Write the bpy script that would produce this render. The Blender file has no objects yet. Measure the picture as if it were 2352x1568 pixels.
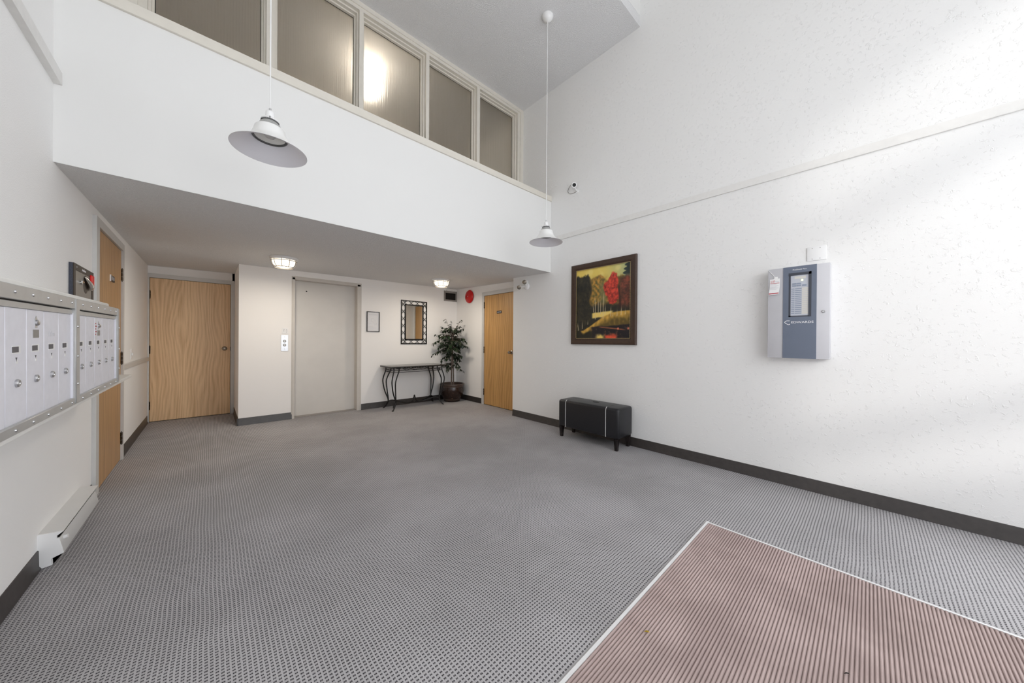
import bpy, bmesh, math, random
from mathutils import Vector, Matrix, noise as mnoise
random.seed(7)
PI = math.pi
S = bpy.context.scene
COL = S.collection

# ------------------------------------------------------------------ camera
cam_d = bpy.data.cameras.new('camera')
cam_d.sensor_fit = 'HORIZONTAL'; cam_d.sensor_width = 36.0
cam_d.lens = 754.66 / 2352 * 36.0
cam_d.clip_start = 0.02; cam_d.clip_end = 200
cam = bpy.data.objects.new('camera', cam_d); COL.objects.link(cam)
_r = Vector((0.7359424, -0.6770030, 0.0074664)); _u = Vector((-0.0040014, 0.0066786, 0.9999697)); _f = Vector((0.6770323, 0.7359500, -0.0022061))
cam.matrix_world = Matrix(((_r.x, _u.x, -_f.x, 0), (_r.y, _u.y, -_f.y, 0), (_r.z, _u.z, -_f.z, 1.19), (0, 0, 0, 1)))
S.camera = cam

# ------------------------------------------------------------------ world, sun, daylight portals, exposure
W = bpy.data.worlds.new('World'); S.world = W; W.use_nodes = True
bg = W.node_tree.nodes['Background']; bg.inputs[0].default_value = (0.94, 0.965, 1.0, 1); bg.inputs[1].default_value = 4.1
sun_d = bpy.data.lights.new('sun', 'SUN'); sun_d.energy = 0.6; sun_d.angle = math.radians(5); sun_d.color = (1.0, 0.97, 0.93)
sun = bpy.data.objects.new('sun', sun_d); COL.objects.link(sun)
sun.rotation_euler = Vector((0.80, 0.52, -0.25)).to_track_quat('-Z', 'Y').to_euler()
def portal(name, loc, sx, sy, rot):
    d = bpy.data.lights.new(name, 'AREA'); d.shape = 'RECTANGLE'; d.size = sx; d.size_y = sy; d.cycles.is_portal = True
    o = bpy.data.objects.new(name, d); COL.objects.link(o); o.location = loc; o.rotation_euler = rot
portal('portal_front', (1.68, -2.02, 2.1), 3.8, 4.2, (PI / 2, 0, 0))
portal('portal_added_side', (3.96, -1.3, 2.4), 4.7, 1.2, (PI / 2, 0, PI / 2))  # unseen side opening, added to bring daylight onto the left wall
S.view_settings.view_transform = 'Standard'; S.view_settings.look = 'None'
S.view_settings.exposure = 0.0; S.view_settings.gamma = 1.0; S.view_settings.use_curve_mapping = False
S.cycles.max_bounces = 14; S.cycles.diffuse_bounces = 11; S.cycles.glossy_bounces = 4; S.cycles.transmission_bounces = 8
S.cycles.use_denoising = True; S.cycles.sample_clamp_indirect = 6.0
S.cycles.caustics_reflective = False; S.cycles.caustics_refractive = True

# ------------------------------------------------------------------ materials
def srgb(r, g, b):
    f = lambda c: (c / 255 / 12.92) if c / 255 <= 0.04045 else ((c / 255 + 0.055) / 1.055) ** 2.4
    return (f(r), f(g), f(b), 1)
class NT:
    def __init__(s, name):
        s.m = bpy.data.materials.new(name); s.m.use_nodes = True; s.t = s.m.node_tree
        s.b = s.t.nodes['Principled BSDF']
    def n(s, typ, **k):
        x = s.t.nodes.new(typ)
        for a, v in k.items(): setattr(x, a, v)
        return x
    def l(s, a, b): s.t.links.new(a, b)
    def put(s, inp, v):
        if hasattr(v, 'links') or hasattr(v, 'is_linked'): s.l(v, inp)
        else: inp.default_value = v
    def math(s, op, a, b=None, c=None, clamp=False):
        x = s.n('ShaderNodeMath', operation=op); x.use_clamp = clamp
        s.put(x.inputs[0], a)
        if b is not None: s.put(x.inputs[1], b)
        if c is not None: s.put(x.inputs[2], c)
        return x.outputs[0]
    def coord(s, kind='Object'): return s.n('ShaderNodeTexCoord').outputs[kind]
    def mapping(s, v, scale=(1, 1, 1), loc=(0, 0, 0)):
        x = s.n('ShaderNodeMapping'); s.l(v, x.inputs[0]); x.inputs['Scale'].default_value = scale; x.inputs['Location'].default_value = loc
        return x.outputs[0]
    def noise(s, v, scale, detail=3, rough=0.5, dist=0.0):
        x = s.n('ShaderNodeTexNoise'); s.l(v, x.inputs['Vector']); x.inputs['Scale'].default_value = scale
        x.inputs['Detail'].default_value = detail; x.inputs['Roughness'].default_value = rough; x.inputs['Distortion'].default_value = dist
        return x.outputs['Fac']
    def ramp(s, f, stops):
        x = s.n('ShaderNodeValToRGB'); s.l(f, x.inputs[0]); e = x.color_ramp.elements
        while len(e) < len(stops): e.new(0.5)
        for el, (p, c) in zip(e, stops): el.position = p; el.color = c
        return x.outputs[0]
    def mix(s, f, a, b):
        x = s.n('ShaderNodeMix', data_type='RGBA'); s.put(x.inputs[0], f); s.put(x.inputs[6], a); s.put(x.inputs[7], b)
        return x.outputs[2]
    def smooth(s, v, lo, hi):
        x = s.n('ShaderNodeMapRange', interpolation_type='SMOOTHSTEP'); s.l(v, x.inputs[0]); x.inputs[1].default_value = lo; x.inputs[2].default_value = hi
        return x.outputs[0]
    def bump(s, h, strength, dist=0.01):
        x = s.n('ShaderNodeBump'); x.inputs['Strength'].default_value = strength; x.inputs['Distance'].default_value = dist
        s.l(h, x.inputs['Height']); s.l(x.outputs[0], s.b.inputs['Normal'])
    def base(s, c, rough=0.5, metal=0.0, spec=0.5):
        s.put(s.b.inputs['Base Color'], c); s.b.inputs['Roughness'].default_value = rough; s.b.inputs['Metallic'].default_value = metal
        s.b.inputs['Specular IOR Level'].default_value = spec
        return s
def plain(name, c, rough=0.5, metal=0.0, spec=0.5, grain=0.0, gscale=60, bump=0.0):
    """a painted or moulded surface with a faint procedural variation of tone and relief"""
    t = NT(name); v = t.coord()
    if grain:
        f = t.noise(v, gscale, 3)
        d = tuple(x * (1 - grain) for x in c[:3]) + (1,)
        t.base(t.ramp(f, [(0.3, d), (0.7, c)]), rough, metal, spec)
        if bump: t.bump(f, bump, 0.002)
    else:
        t.base(c, rough, metal, spec)
    return t.m
def plaster(name, c, kind):
    t = NT(name); v = t.coord(); t.base(c, 0.75, 0, 0.25)
    if kind == 'knockdown':
        a = t.noise(v, 42, 4, 0.6); h = t.smooth(a, 0.56, 0.70)
        b = t.noise(v, 160, 2); h2 = t.math('ADD', h, t.math('MULTIPLY', b, 0.35)); t.bump(h2, 0.45, 0.004)
    elif kind == 'stipple':
        a = t.noise(v, 150, 3, 0.6); t.bump(a, 0.28, 0.004)
    elif kind == 'popcorn':
        a = t.noise(v, 95, 4, 0.7); t.bump(t.smooth(a, 0.42, 0.66), 0.75, 0.005)
        t.base(t.ramp(a, [(0.35, tuple(x * 0.90 for x in c[:3]) + (1,)), (0.62, c)]), 0.9, 0, 0.1)
    else:
        a = t.noise(v, 6, 3); t.bump(a, 0.05, 0.01)
    return t.m
M = {}
WALLC = (0.90, 0.897, 0.89, 1)
M['wall_rough'] = plaster('wall_knockdown', (0.83, 0.828, 0.82, 1), 'knockdown')
M['wall_left'] = plaster('wall_stipple', WALLC, 'stipple')
M['wall_smooth'] = plaster('wall_smooth', (0.80, 0.80, 0.79, 1), 'smooth')
M['wall_warm'] = plaster('wall_lobby_end', (0.89, 0.875, 0.86, 1), 'smooth')
M['ceiling'] = plaster('ceiling_popcorn', (0.92, 0.92, 0.93, 1), 'popcorn')
M['soffit'] = plaster('soffit_popcorn', (0.89, 0.89, 0.89, 1), 'popcorn')
M['hall'] = plaster('hall_wall', (0.62, 0.58, 0.53, 1), 'smooth')
M['trimwhite'] = plain('trim_white', (0.80, 0.79, 0.77, 1), 0.5, grain=0.05, gscale=20)
M['cream'] = plain('window_cream', (0.73, 0.695, 0.625, 1), 0.45, grain=0.04, gscale=15)
M['frame'] = plain('frame_grey_white', (0.62, 0.615, 0.60, 1), 0.42, grain=0.04, gscale=15)
M['frame_warm'] = plain('frame_beige', (0.60, 0.565, 0.52, 1), 0.42, grain=0.04, gscale=15)
M['elev'] = plain('elevator_door_beige', (0.66, 0.635, 0.60, 1), 0.38, grain=0.05, gscale=4)
M['base'] = plain('vinyl_base', (0.045, 0.038, 0.036, 1), 0.38, grain=0.3, gscale=25)
M['bronze'] = plain('hinge_bronze', (0.075, 0.055, 0.04, 1), 0.35, 0.8, grain=0.3, gscale=80)
M['steel'] = plain('brushed_steel', (0.62, 0.62, 0.63, 1), 0.32, 1.0, grain=0.1, gscale=90)
M['nickel'] = plain('knob_nickel', (0.36, 0.32, 0.27, 1), 0.25, 1.0, grain=0.1, gscale=90)
M['black'] = plain('black_gap', (0.006, 0.006, 0.006, 1), 0.6)
M['iron'] = plain('wrought_iron', (0.016, 0.014, 0.013, 1), 0.42, 0.3, grain=0.4, gscale=90, bump=0.2)
M['tabletop'] = plain('table_top_slate', (0.10, 0.095, 0.09, 1), 0.16, grain=0.3, gscale=14)
M['mailbox'] = plain('mailbox_aluminium', (0.80, 0.80, 0.86, 1), 0.5, 0.05, grain=0.05, gscale=30)
M['mailframe'] = plain('mailbox_frame_metal', (0.52, 0.52, 0.51, 1), 0.36, 0.5, grain=0.08, gscale=20)
M['shelfwood'] = plain('painted_board', (0.80, 0.79, 0.755, 1), 0.6, grain=0.06, gscale=12)
M['slot'] = plain('name_slot_dark', (0.10, 0.095, 0.105, 1), 0.5)
M['white'] = plain('white_plastic', (0.84, 0.84, 0.84, 1), 0.35)
M['greymark'] = plain('grey_print', (0.30, 0.30, 0.32, 1), 0.6)
M['lightmark'] = plain('pale_print', (0.62, 0.62, 0.66, 1), 0.6)
M['red'] = plain('siren_red', srgb(196, 12, 10), 0.3)
M['redprint'] = plain('red_print', srgb(175, 40, 58), 0.5)
M['redplastic'] = plain('red_plastic', srgb(238, 10, 22), 0.4)
M['shade_out'] = plain('shade_white', (0.84, 0.84, 0.83, 1), 0.3)
M['shade_in'] = plain('shade_inner', (0.84, 0.84, 0.89, 1), 0.4)
M['shade_dome'] = plain('shade_dome_grey', (0.42, 0.42, 0.41, 1), 0.3, grain=0.15, gscale=120)
M['darkring'] = plain('dark_ring', (0.12, 0.12, 0.12, 1), 0.4)
M['bulb'] = plain('bulb_unlit', (0.60, 0.60, 0.585, 1), 0.25)
M['lens'] = plain('lens_rim', (0.80, 0.80, 0.77, 1), 0.2)
M['leather'] = plain('bench_leather', (0.011, 0.011, 0.014, 1), 0.36, 0, 0.5, grain=0.25, gscale=120, bump=0.15)
M['piping'] = plain('piping_grey', (0.50, 0.49, 0.48, 1), 0.5)
M['legwood'] = plain('leg_dark_wood', (0.012, 0.007, 0.006, 1), 0.35, grain=0.3, gscale=40)
M['panelgrey'] = plain('panel_light_grey', srgb(200, 200, 205), 0.42, grain=0.04, gscale=10)
M['panelblue'] = plain('panel_slate_blue', srgb(104, 113, 130), 0.45, grain=0.05, gscale=10)
M['paneldark'] = plain('panel_bezel_dark', srgb(62, 66, 76), 0.5)
M['display'] = plain('display_grey', srgb(186, 190, 200), 0.35)
M['lbl_blue'] = plain('label_blue_grey', srgb(136, 146, 164), 0.5)
M['lbl_white'] = plain('label_cream', srgb(208, 206, 200), 0.5)
M['logo'] = plain('logo_white', (0.88, 0.88, 0.9, 1), 0.4)
M['frame_pic'] = plain('picture_frame_brown', srgb(68, 48, 36), 0.35, grain=0.25, gscale=40)
M['gold'] = plain('frame_gold_bead', srgb(186, 164, 118), 0.35, 0.4)
M['boxdark'] = plain('lockbox_speckled', srgb(70, 74, 88), 0.6, grain=0.5, gscale=220)
M['boxframe'] = plain('lockbox_frame_brown', srgb(52, 42, 34), 0.5, grain=0.2, gscale=60)
M['boxplate'] = plain('lockbox_plate', srgb(150, 147, 142), 0.45, 0.3, grain=0.08, gscale=90)
M['chrome'] = plain('chrome', (0.75, 0.75, 0.75, 1), 0.12, 1.0)
M['heater'] = plain('heater_enamel', (0.70, 0.70, 0.69, 1), 0.4, grain=0.03, gscale=10)
M['ventgrey'] = plain('vent_grey', srgb(150, 145, 140), 0.5, grain=0.1, gscale=40)
M['ventdark'] = plain('vent_dark', srgb(26, 20, 16), 0.7)
M['signplate'] = plain('sign_brown', srgb(38, 24, 12), 0.45)
M['paper'] = plain('paper_white', (0.78, 0.78, 0.80, 1), 0.7)
M['potdark'] = NT('pot_glaze')
_t = M['potdark']; _v = _t.coord(); _a = _t.noise(_v, 34, 3, 0.6, 0.8)
_t.base(_t.ramp(_a, [(0.60, (0.022, 0.010, 0.007, 1)), (0.68, (0.09, 0.05, 0.035, 1)), (0.76, (0.30, 0.24, 0.20, 1))]), 0.22); M['potdark'] = _t.m
M['potrim'] = plain('pot_rim_brown', (0.085, 0.055, 0.042, 1), 0.28, grain=0.3, gscale=30)
M['soil'] = plain('soil', (0.045, 0.022, 0.014, 1), 0.9, grain=0.6, gscale=90)
M['bark'] = plain('bark', (0.20, 0.15, 0.12, 1), 0.8, grain=0.5, gscale=60)
_t = NT('leaf_green'); _i = _t.n('ShaderNodeTexNoise'); _i.inputs['Scale'].default_value = 14; _t.l(_t.coord(), _i.inputs['Vector'])
_t.base(_t.ramp(_i.outputs['Fac'], [(0.35, (0.008, 0.016, 0.007, 1)), (0.55, (0.016, 0.034, 0.014, 1)), (0.75, (0.035, 0.075, 0.025, 1))]), 0.38); M['leaf'] = _t.m
M['matedge'] = plain('mat_edging_white', (0.74, 0.74, 0.74, 1), 0.5)
M['yellowleaf'] = plain('scrap_yellow', srgb(214, 182, 40), 0.6, grain=0.3, gscale=200)
M['darkscrap'] = plain('scrap_dark', srgb(40, 36, 32), 0.7)
M['ground'] = plain('outside_paving', (0.42, 0.41, 0.40, 1), 0.9, grain=0.2, gscale=3)
_t = NT('mirror_glass'); _t.base((0.86, 0.87, 0.86, 1), 0.015, 1.0); M['mirror'] = _t.m

def emit(name, c, strength):
    t = NT(name); t.base(c, 0.3); t.b.inputs['Emission Color'].default_value = c; t.b.inputs['Emission Strength'].default_value = strength
    return t.m
M['lampglow'] = emit('lamp_glass_lit', (1.0, 0.88, 0.70, 1), 1.7)
M['hallglow'] = emit('hall_globe_lit', (1.0, 0.90, 0.76, 1), 24.0)
M['led'] = emit('led_yellow', (0.9, 0.95, 0.35, 1), 2.5)

def oak(name, dark, light, swap, ring=1.0, zdir=2):
    """veneer: long grain up the slab (local v), with broad cathedral figure"""
    t = NT(name); v = t.coord()
    s1 = [9, 9, 9]; s1[1] = 0.75
    warp = t.noise(t.mapping(v, (1.5, 0.36, 1.5), (swap, 0, 0)), 1.6, 2)
    x = t.n('ShaderNodeSeparateXYZ'); t.l(v, x.inputs[0])
    wx = t.math('ADD', x.outputs[0], t.math('MULTIPLY', warp, 0.42))
    ringf = t.math('FRACT', t.math('MULTIPLY', wx, 26.0 * ring))
    ringf = t.math('ABSOLUTE', t.math('SUBTRACT', ringf, 0.5))
    fine = t.noise(t.mapping(v, (150, 3.0, 150)), 1.0, 3, 0.7)
    mid = t.noise(t.mapping(v, (22, 0.8, 22), (swap * 2, 0, 0)), 1.0, 3, 0.6)
    f = t.math('ADD', t.math('MULTIPLY', ringf, 0.34), t.math('ADD', t.math('MULTIPLY', fine, 0.55), t.math('MULTIPLY', mid, 0.42)))
    t.base(t.ramp(f, [(0.34, dark), (0.66, light)]), 0.42, 0, 0.4); t.bump(fine, 0.06, 0.002)
    return t.m
M['oak_front'] = oak('oak_pale', (0.54, 0.325, 0.165, 1), (0.80, 0.56, 0.33, 1), 0.3)
M['oak_left'] = oak('oak_left', (0.33, 0.185, 0.080, 1), (0.52, 0.315, 0.150, 1), 2.3, 0.7)
M['oak_right_lamp_tinted'] = oak('oak_right_lamp_tinted', (0.36, 0.19, 0.065, 1), (0.58, 0.33, 0.12, 1), 5.1, 0.7)  # alcove door oak, with the orange of warm lamplight mixed into its colour

# woven loop carpet: rows of dark dashes on a light grey rib, with soft wear
t = NT('carpet'); v = t.coord(); x = t.n('ShaderNodeSeparateXYZ'); t.l(v, x.inputs[0])
wob = t.noise(v, 2.2, 2); wob2 = t.noise(v, 45, 1)
X = t.math('ADD', x.outputs[0], t.math('ADD', t.math('MULTIPLY', wob, 0.020), t.math('MULTIPLY', wob2, 0.0045)))
Y = t.math('ADD', x.outputs[1], t.math('ADD', t.math('MULTIPLY', wob, 0.014), t.math('MULTIPLY', t.noise(v, 52, 1), 0.0040)))
fx = t.math('FRACT', t.math('DIVIDE', X, 0.0148)); fy = t.math('FRACT', t.math('DIVIDE', Y, 0.0148))
ax = t.math('ABSOLUTE', t.math('SUBTRACT', fx, 0.5)); ay = t.math('ABSOLUTE', t.math('SUBTRACT', fy, 0.5))
dx = t.math('SUBTRACT', 1.0, t.smooth(ax, 0.24, 0.36)); dy = t.math('SUBTRACT', 1.0, t.smooth(ay, 0.13, 0.27))
notch = t.math('ADD', 0.62, t.math('MULTIPLY', t.smooth(ax, 0.02, 0.10), 0.38))
dark = t.math('MULTIPLY', t.math('MULTIPLY', dx, dy), notch)
rib = t.math('MULTIPLY', t.smooth(ax, 0.30, 0.40), 0.10)
yarn = t.noise(v, 900, 2, 0.7); wear = t.noise(v, 1.1, 3, 0.6)
cl = t.mix(t.smooth(wear, 0.35, 0.68), srgb(172, 170, 171), srgb(190, 188, 190))
cl = t.mix(t.math('MULTIPLY', yarn, 0.35), cl, srgb(132, 129, 132))
cl = t.mix(rib, cl, (0.70, 0.69, 0.70, 1))
cd = t.mix(yarn, srgb(38, 36, 40), srgb(70, 67, 72))
t.base(t.mix(t.math('MULTIPLY', dark, 0.95), cl, cd), 0.95, 0, 0.1)
t.bump(t.math('ADD', t.math('SUBTRACT', 1.0, dark), t.math('MULTIPLY', yarn, 0.3)), 0.5, 0.003); M['carpet'] = t.m
# entrance mat yarn
t = NT('mat_ribbed'); v = t.coord(); x = t.n('ShaderNodeSeparateXYZ'); t.l(v, x.inputs[0])
f = t.noise(v, 700, 2, 0.7); w = t.noise(v, 3.0, 3, 0.6)
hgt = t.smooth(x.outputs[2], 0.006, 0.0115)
c = t.mix(t.smooth(w, 0.35, 0.7), srgb(182, 163, 159), srgb(208, 188, 184))
c = t.mix(t.math('MULTIPLY', f, 0.5), c, srgb(150, 133, 129))
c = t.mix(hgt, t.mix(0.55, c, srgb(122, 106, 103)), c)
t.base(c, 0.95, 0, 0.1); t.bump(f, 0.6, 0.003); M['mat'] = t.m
# reeded obscure glass
t = NT('reeded_glass'); v = t.coord(); x = t.n('ShaderNodeSeparateXYZ'); t.l(v, x.inputs[0])
t.base((0.80, 0.785, 0.75, 1), 0.30, 0, 0.5); t.b.inputs['Transmission Weight'].default_value = 1.0; t.b.inputs['IOR'].default_value = 1.35
rb = t.math('SINE', t.math('MULTIPLY', x.outputs[0], 2 * PI / 0.02)); fn = t.noise(t.mapping(v, (160, 2, 160)), 1.0, 2)
t.bump(t.math('ADD', t.math('MULTIPLY', rb, 0.5), t.math('MULTIPLY', fn, 1.4)), 0.5, 0.002); M['glass'] = t.m
# painting: colours live in the canvas mesh
t = NT('painting_oils'); a = t.n('ShaderNodeAttribute'); a.attribute_name = 'paint'
t.base(a.outputs['Color'], 0.4); t.bump(t.noise(t.coord(), 220, 2), 0.08, 0.002); M['painting'] = t.m

# ------------------------------------------------------------------ geometry helpers
def box(bm, x0, x1, y0, y1, z0, z1, bev=0.0, seg=2):
    vs = [bm.verts.new(p) for p in ((x0, y0, z0), (x1, y0, z0), (x1, y1, z0), (x0, y1, z0), (x0, y0, z1), (x1, y0, z1), (x1, y1, z1), (x0, y1, z1))]
    fs = [bm.faces.new([vs[i] for i in q]) for q in ((0, 3, 2, 1), (4, 5, 6, 7), (0, 1, 5, 4), (1, 2, 6, 5), (2, 3, 7, 6), (3, 0, 4, 7))]
    if bev:
        es = list({e for f in fs for e in f.edges})
        bmesh.ops.bevel(bm, geom=es, offset=bev, segments=seg, affect='EDGES', profile=0.5)
def prism(bm, poly, axis, a0, a1):
    """extrude a 2-D polygon along an axis: axis 1 -> poly is (x,z); axis 0 -> (y,z); axis 2 -> (x,y)"""
    def P(p, a):
        return {0: (a, p[0], p[1]), 1: (p[0], a, p[1]), 2: (p[0], p[1], a)}[axis]
    A = [bm.verts.new(P(p, a0)) for p in poly]; B = [bm.verts.new(P(p, a1)) for p in poly]; n = len(poly)
    bm.faces.new(A); bm.faces.new(B[::-1])
    for i in range(n): bm.faces.new((A[i], B[i], B[(i + 1) % n], A[(i + 1) % n]))
def tube(bm, pts, r, n=8, closed=False, caps=True):
    pts = [Vector(p) for p in pts]; m = len(pts); rs = r if isinstance(r, (list, tuple)) else [r] * m
    rings = []; nrm = None
    for i in range(m):
        if closed: d = (pts[(i + 1) % m] - pts[i - 1])
        else: d = pts[min(i + 1, m - 1)] - pts[max(i - 1, 0)]
        d.normalize()
        if nrm is None:
            nrm = d.orthogonal().normalized()
        nrm = (nrm - d * nrm.dot(d)).normalized(); b = d.cross(nrm)
        rings.append([bm.verts.new(pts[i] + (nrm * math.cos(2 * PI * k / n) + b * math.sin(2 * PI * k / n)) * rs[i]) for k in range(n)])
    for i in range(m if closed else m - 1):
        a, b2 = rings[i], rings[(i + 1) % m]
        for k in range(n): bm.faces.new((a[k], a[(k + 1) % n], b2[(k + 1) % n], b2[k]))
    if caps and not closed:
        bm.faces.new(rings[0][::-1]); bm.faces.new(rings[-1])
def lathe(bm, prof, n=32, c=(0, 0, 0), close=False, sx=1.0):
    """revolve (radius, height) pairs about local z"""
    rings = []
    for r, h in prof:
        if r < 1e-6: rings.append([bm.verts.new((c[0], c[1], c[2] + h))])
        else: rings.append([bm.verts.new((c[0] + sx * r * math.cos(2 * PI * k / n), c[1] + r * math.sin(2 * PI * k / n), c[2] + h)) for k in range(n)])
    L = len(rings)
    for i in range(L if close else L - 1):
        a, b = rings[i], rings[(i + 1) % L]
        for k in range(n):
            k2 = (k + 1) % n
            if len(a) == 1 and len(b) == 1: continue
            if len(a) == 1: bm.faces.new((a[0], b[k], b[k2]))
            elif len(b) == 1: bm.faces.new((a[k], a[k2], b[0]))
            else: bm.faces.new((a[k], a[k2], b[k2], b[k]))
def torus(bm, R, r, c=(0, 0, 0), n=32, m=8, sx=1.0):
    tube(bm, [(c[0] + sx * R * math.cos(2 * PI * k / n), c[1] + R * math.sin(2 * PI * k / n), c[2]) for k in range(n)], r, m, closed=True)
def uvsphere(bm, c, r, n=16, sz=1.0):
    prof = [(r * math.sin(PI * k / 10), -r * sz * math.cos(PI * k / 10)) for k in range(11)]
    lathe(bm, prof, n, c)
def B(): return bmesh.new()

def obj(name, bm, m, parent=None, smooth=True, ang=38):
    bmesh.ops.recalc_face_normals(bm, faces=bm.faces[:])
    me = bpy.data.meshes.new(name); bm.to_mesh(me); bm.free()
    if smooth and len(me.polygons):
        me.polygons.foreach_set('use_smooth', [True] * len(me.polygons)); me.set_sharp_from_angle(angle=math.radians(ang))
    if m is not None: me.materials.append(M[m] if isinstance(m, str) else m)
    o = bpy.data.objects.new(name, me); COL.objects.link(o)
    if parent is not None: o.parent = parent
    return o
def part(name, m, parent, f, **k):
    bm = B(); f(bm); return obj(name, bm, m, parent, **k)
SIDE = {'Z': Matrix.Identity(3),
        'B': Matrix(((1, 0, 0), (0, 0, -1), (0, 1, 0))),     # on a wall facing the camera (-Y): u=+X, v=+Z, w=-Y
        'R': Matrix(((0, 0, -1), (-1, 0, 0), (0, 1, 0))),    # on the right wall (faces -X): u=-Y, v=+Z, w=-X
        'L': Matrix(((0, 0, 1), (1, 0, 0), (0, 1, 0))),      # on the left wall (faces +X): u=+Y, v=+Z, w=+X
        'D': Matrix(((1, 0, 0), (0, -1, 0), (0, 0, -1)))}    # hung under a ceiling: w points down
def thing(name, label, cat, loc, side='Z', group=None, kind=None):
    o = bpy.data.objects.new(name, None); COL.objects.link(o)
    o.empty_display_size = 0.05
    o.matrix_world = Matrix.Translation(Vector(loc)) @ SIDE[side].to_4x4()
    if label: o['label'] = label
    if cat: o['category'] = cat
    if group: o['group'] = group
    if kind: o['kind'] = kind
    return o
def tag(o, label, cat, group=None):
    o['label'] = label; o['category'] = cat
    if group: o['group'] = group
    return o
def struct(name, m, f=None, **k):
    bm = B(); f(bm); o = obj(name, bm, m, None, **k); o['kind'] = 'structure'; return o
def dup(root, parent=None):
    c = root.copy(); COL.objects.link(c)
    if parent is not None: c.parent = parent
    for ch in root.children: dup(ch, c)
    return c
def text(name, s, size, m, parent, at, align='LEFT', ext=0.0006, sx=1.0, shear=0.0):
    cu = bpy.data.curves.new(name, 'FONT'); cu.body = s; cu.size = size; cu.align_x = align; cu.align_y = 'CENTER'; cu.extrude = ext; cu.shear = shear
    tmp = bpy.data.objects.new('tmp', cu); COL.objects.link(tmp)
    dg = bpy.context.evaluated_depsgraph_get()
    me = bpy.data.meshes.new_from_object(tmp.evaluated_get(dg)); me.name = name
    bpy.data.objects.remove(tmp); bpy.data.curves.remove(cu)
    for vv in me.vertices: vv.co = Vector((vv.co.x * sx + at[0], vv.co.y + at[1], vv.co.z + at[2]))
    me.materials.clear(); me.materials.append(M[m])
    o = bpy.data.objects.new(name, me); COL.objects.link(o); o.parent = parent
    return o

# ------------------------------------------------------------------ the setting
XL, XR, XA = -0.645, 3.564, 3.79          # left wall, right wall, alcove wall
YB, YE, Y1, YW = 3.08, 5.83, 6.875, 3.66  # bulkhead, elevator wall, end wall, upper window
ZC, ZT = 4.746, 6.3                       # upper ceiling, top of the light well
YF = -1.9                                 # front (entrance) wall
def zs(xx, yy): return 2.166 + (yy - YB) * (0.012 + 0.004 * (xx - XL))   # the soffit runs a little out of level

struct('floor', 'carpet', lambda b: box(b, -0.9, 4.1, YF - 0.2, 7.2, -0.12, 0))
def _wl(b):
    box(b, XL - 0.15, XL, YF - 0.15, 3.985, 0, ZC + 0.1); box(b, XL - 0.15, XL, 4.945, 7.05, 0, 2.6); box(b, XL - 0.15, XL, 3.985, 4.945, 2.045, 2.6)
    box(b, XL - 0.15, XL, 3.985, 5.5, 2.6, ZC + 0.1); box(b, XL - 0.15, XL, YF - 0.15, 1.95, ZC + 0.1, ZT)
struct('wall_left', 'wall_left', _wl)
def _wr(b):
    box(b, XR, XA + 0.15, -0.75, 3.85, 0, ZC + 0.1); box(b, XR, XA + 0.15, YF - 0.15, -0.75, 4.7, ZC + 0.1); box(b, XR, XA + 0.15, YF - 0.15, -0.75, 0, 0.1); box(b, XR, XR + 0.15, YF - 0.15, 1.95, ZC + 0.1, ZT); box(b, XR, XR + 0.15, 3.85, 5.5, 2.45, ZC + 0.1)  # stretch past the view left open, added to daylight the left wall
struct('wall_right', 'wall_rough', _wr)
def _wa(b):
    box(b, XA, XA + 0.15, 3.85, 3.935, 0, 2.4); box(b, XA, XA + 0.15, 4.905, 5.98, 0, 2.4); box(b, XA, XA + 0.15, 3.935, 4.905, 2.05, 2.4)
struct('wall_alcove', 'wall_warm', _wa)
def _we(b):
    box(b, 0.29, 0.915, YE, YE + 0.2, 0, 2.35); box(b, 1.86, XA + 0.15, YE, YE + 0.2, 0, 2.35); box(b, 0.915, 1.86, YE, YE + 0.2, 2.11, 2.35)
    box(b, 0.29, 0.44, YE + 0.2, 7.0, 0, 2.35); box(b, 0.44, 1.99, YE + 0.5, YE + 0.55, 0, 2.35)
struct('wall_back', 'wall_warm', _we)
def _w1(b):
    box(b, XL, -0.665 + 0.02, Y1, Y1 + 0.15, 0, 2.35); box(b, 0.262, 0.29, Y1, Y1 + 0.15, 0, 2.35); box(b, XL, 0.29, Y1, Y1 + 0.15, 2.06, 2.35)
struct('wall_end', 'wall_warm', _w1)
def _so(b):
    xs = [XL - 0.02, 0.29, 1.6, 2.6, XA + 0.02]; ys = [YB, 4.0, 5.0, YE + 0.02, 7.0]
    g = [[b.verts.new((xx, yy, zs(xx, yy))) for yy in ys] for xx in xs]; h = [[b.verts.new((xx, yy, 2.62)) for yy in ys] for xx in xs]
    for i in range(4):
        for j in range(4):
            b.faces.new((g[i][j], g[i][j + 1], g[i + 1][j + 1], g[i + 1][j])); b.faces.new((h[i][j], h[i + 1][j], h[i + 1][j + 1], h[i][j + 1]))
    for i in range(4):
        b.faces.new((g[i][0], g[i + 1][0], h[i + 1][0], h[i][0])); b.faces.new((g[i][4], h[i][4], h[i + 1][4], g[i + 1][4]))
    for j in range(4):
        b.faces.new((g[0][j], h[0][j], h[0][j + 1], g[0][j + 1])); b.faces.new((g[4][j], g[4][j + 1], h[4][j + 1], h[4][j]))
struct('ceiling', 'soffit', _so)
def _bk(b):
    p = [(XL, zs(XL, YB)), (XR, zs(XR, YB)), (XR, 3.17), (XL, 3.17)]
    A = [b.verts.new((q[0], YB - 0.004, q[1])) for q in p]; D = [b.verts.new((q[0], YB + 0.12, q[1] + (0.45 if i < 2 else 0))) for i, q in enumerate(p)]
    b.faces.new(A); b.faces.new(D[::-1])
    for i in range(4): b.faces.new((A[i], D[i], D[(i + 1) % 4], A[(i + 1) % 4]))
struct('wall_bulkhead', 'wall_smooth', _bk)
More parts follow.
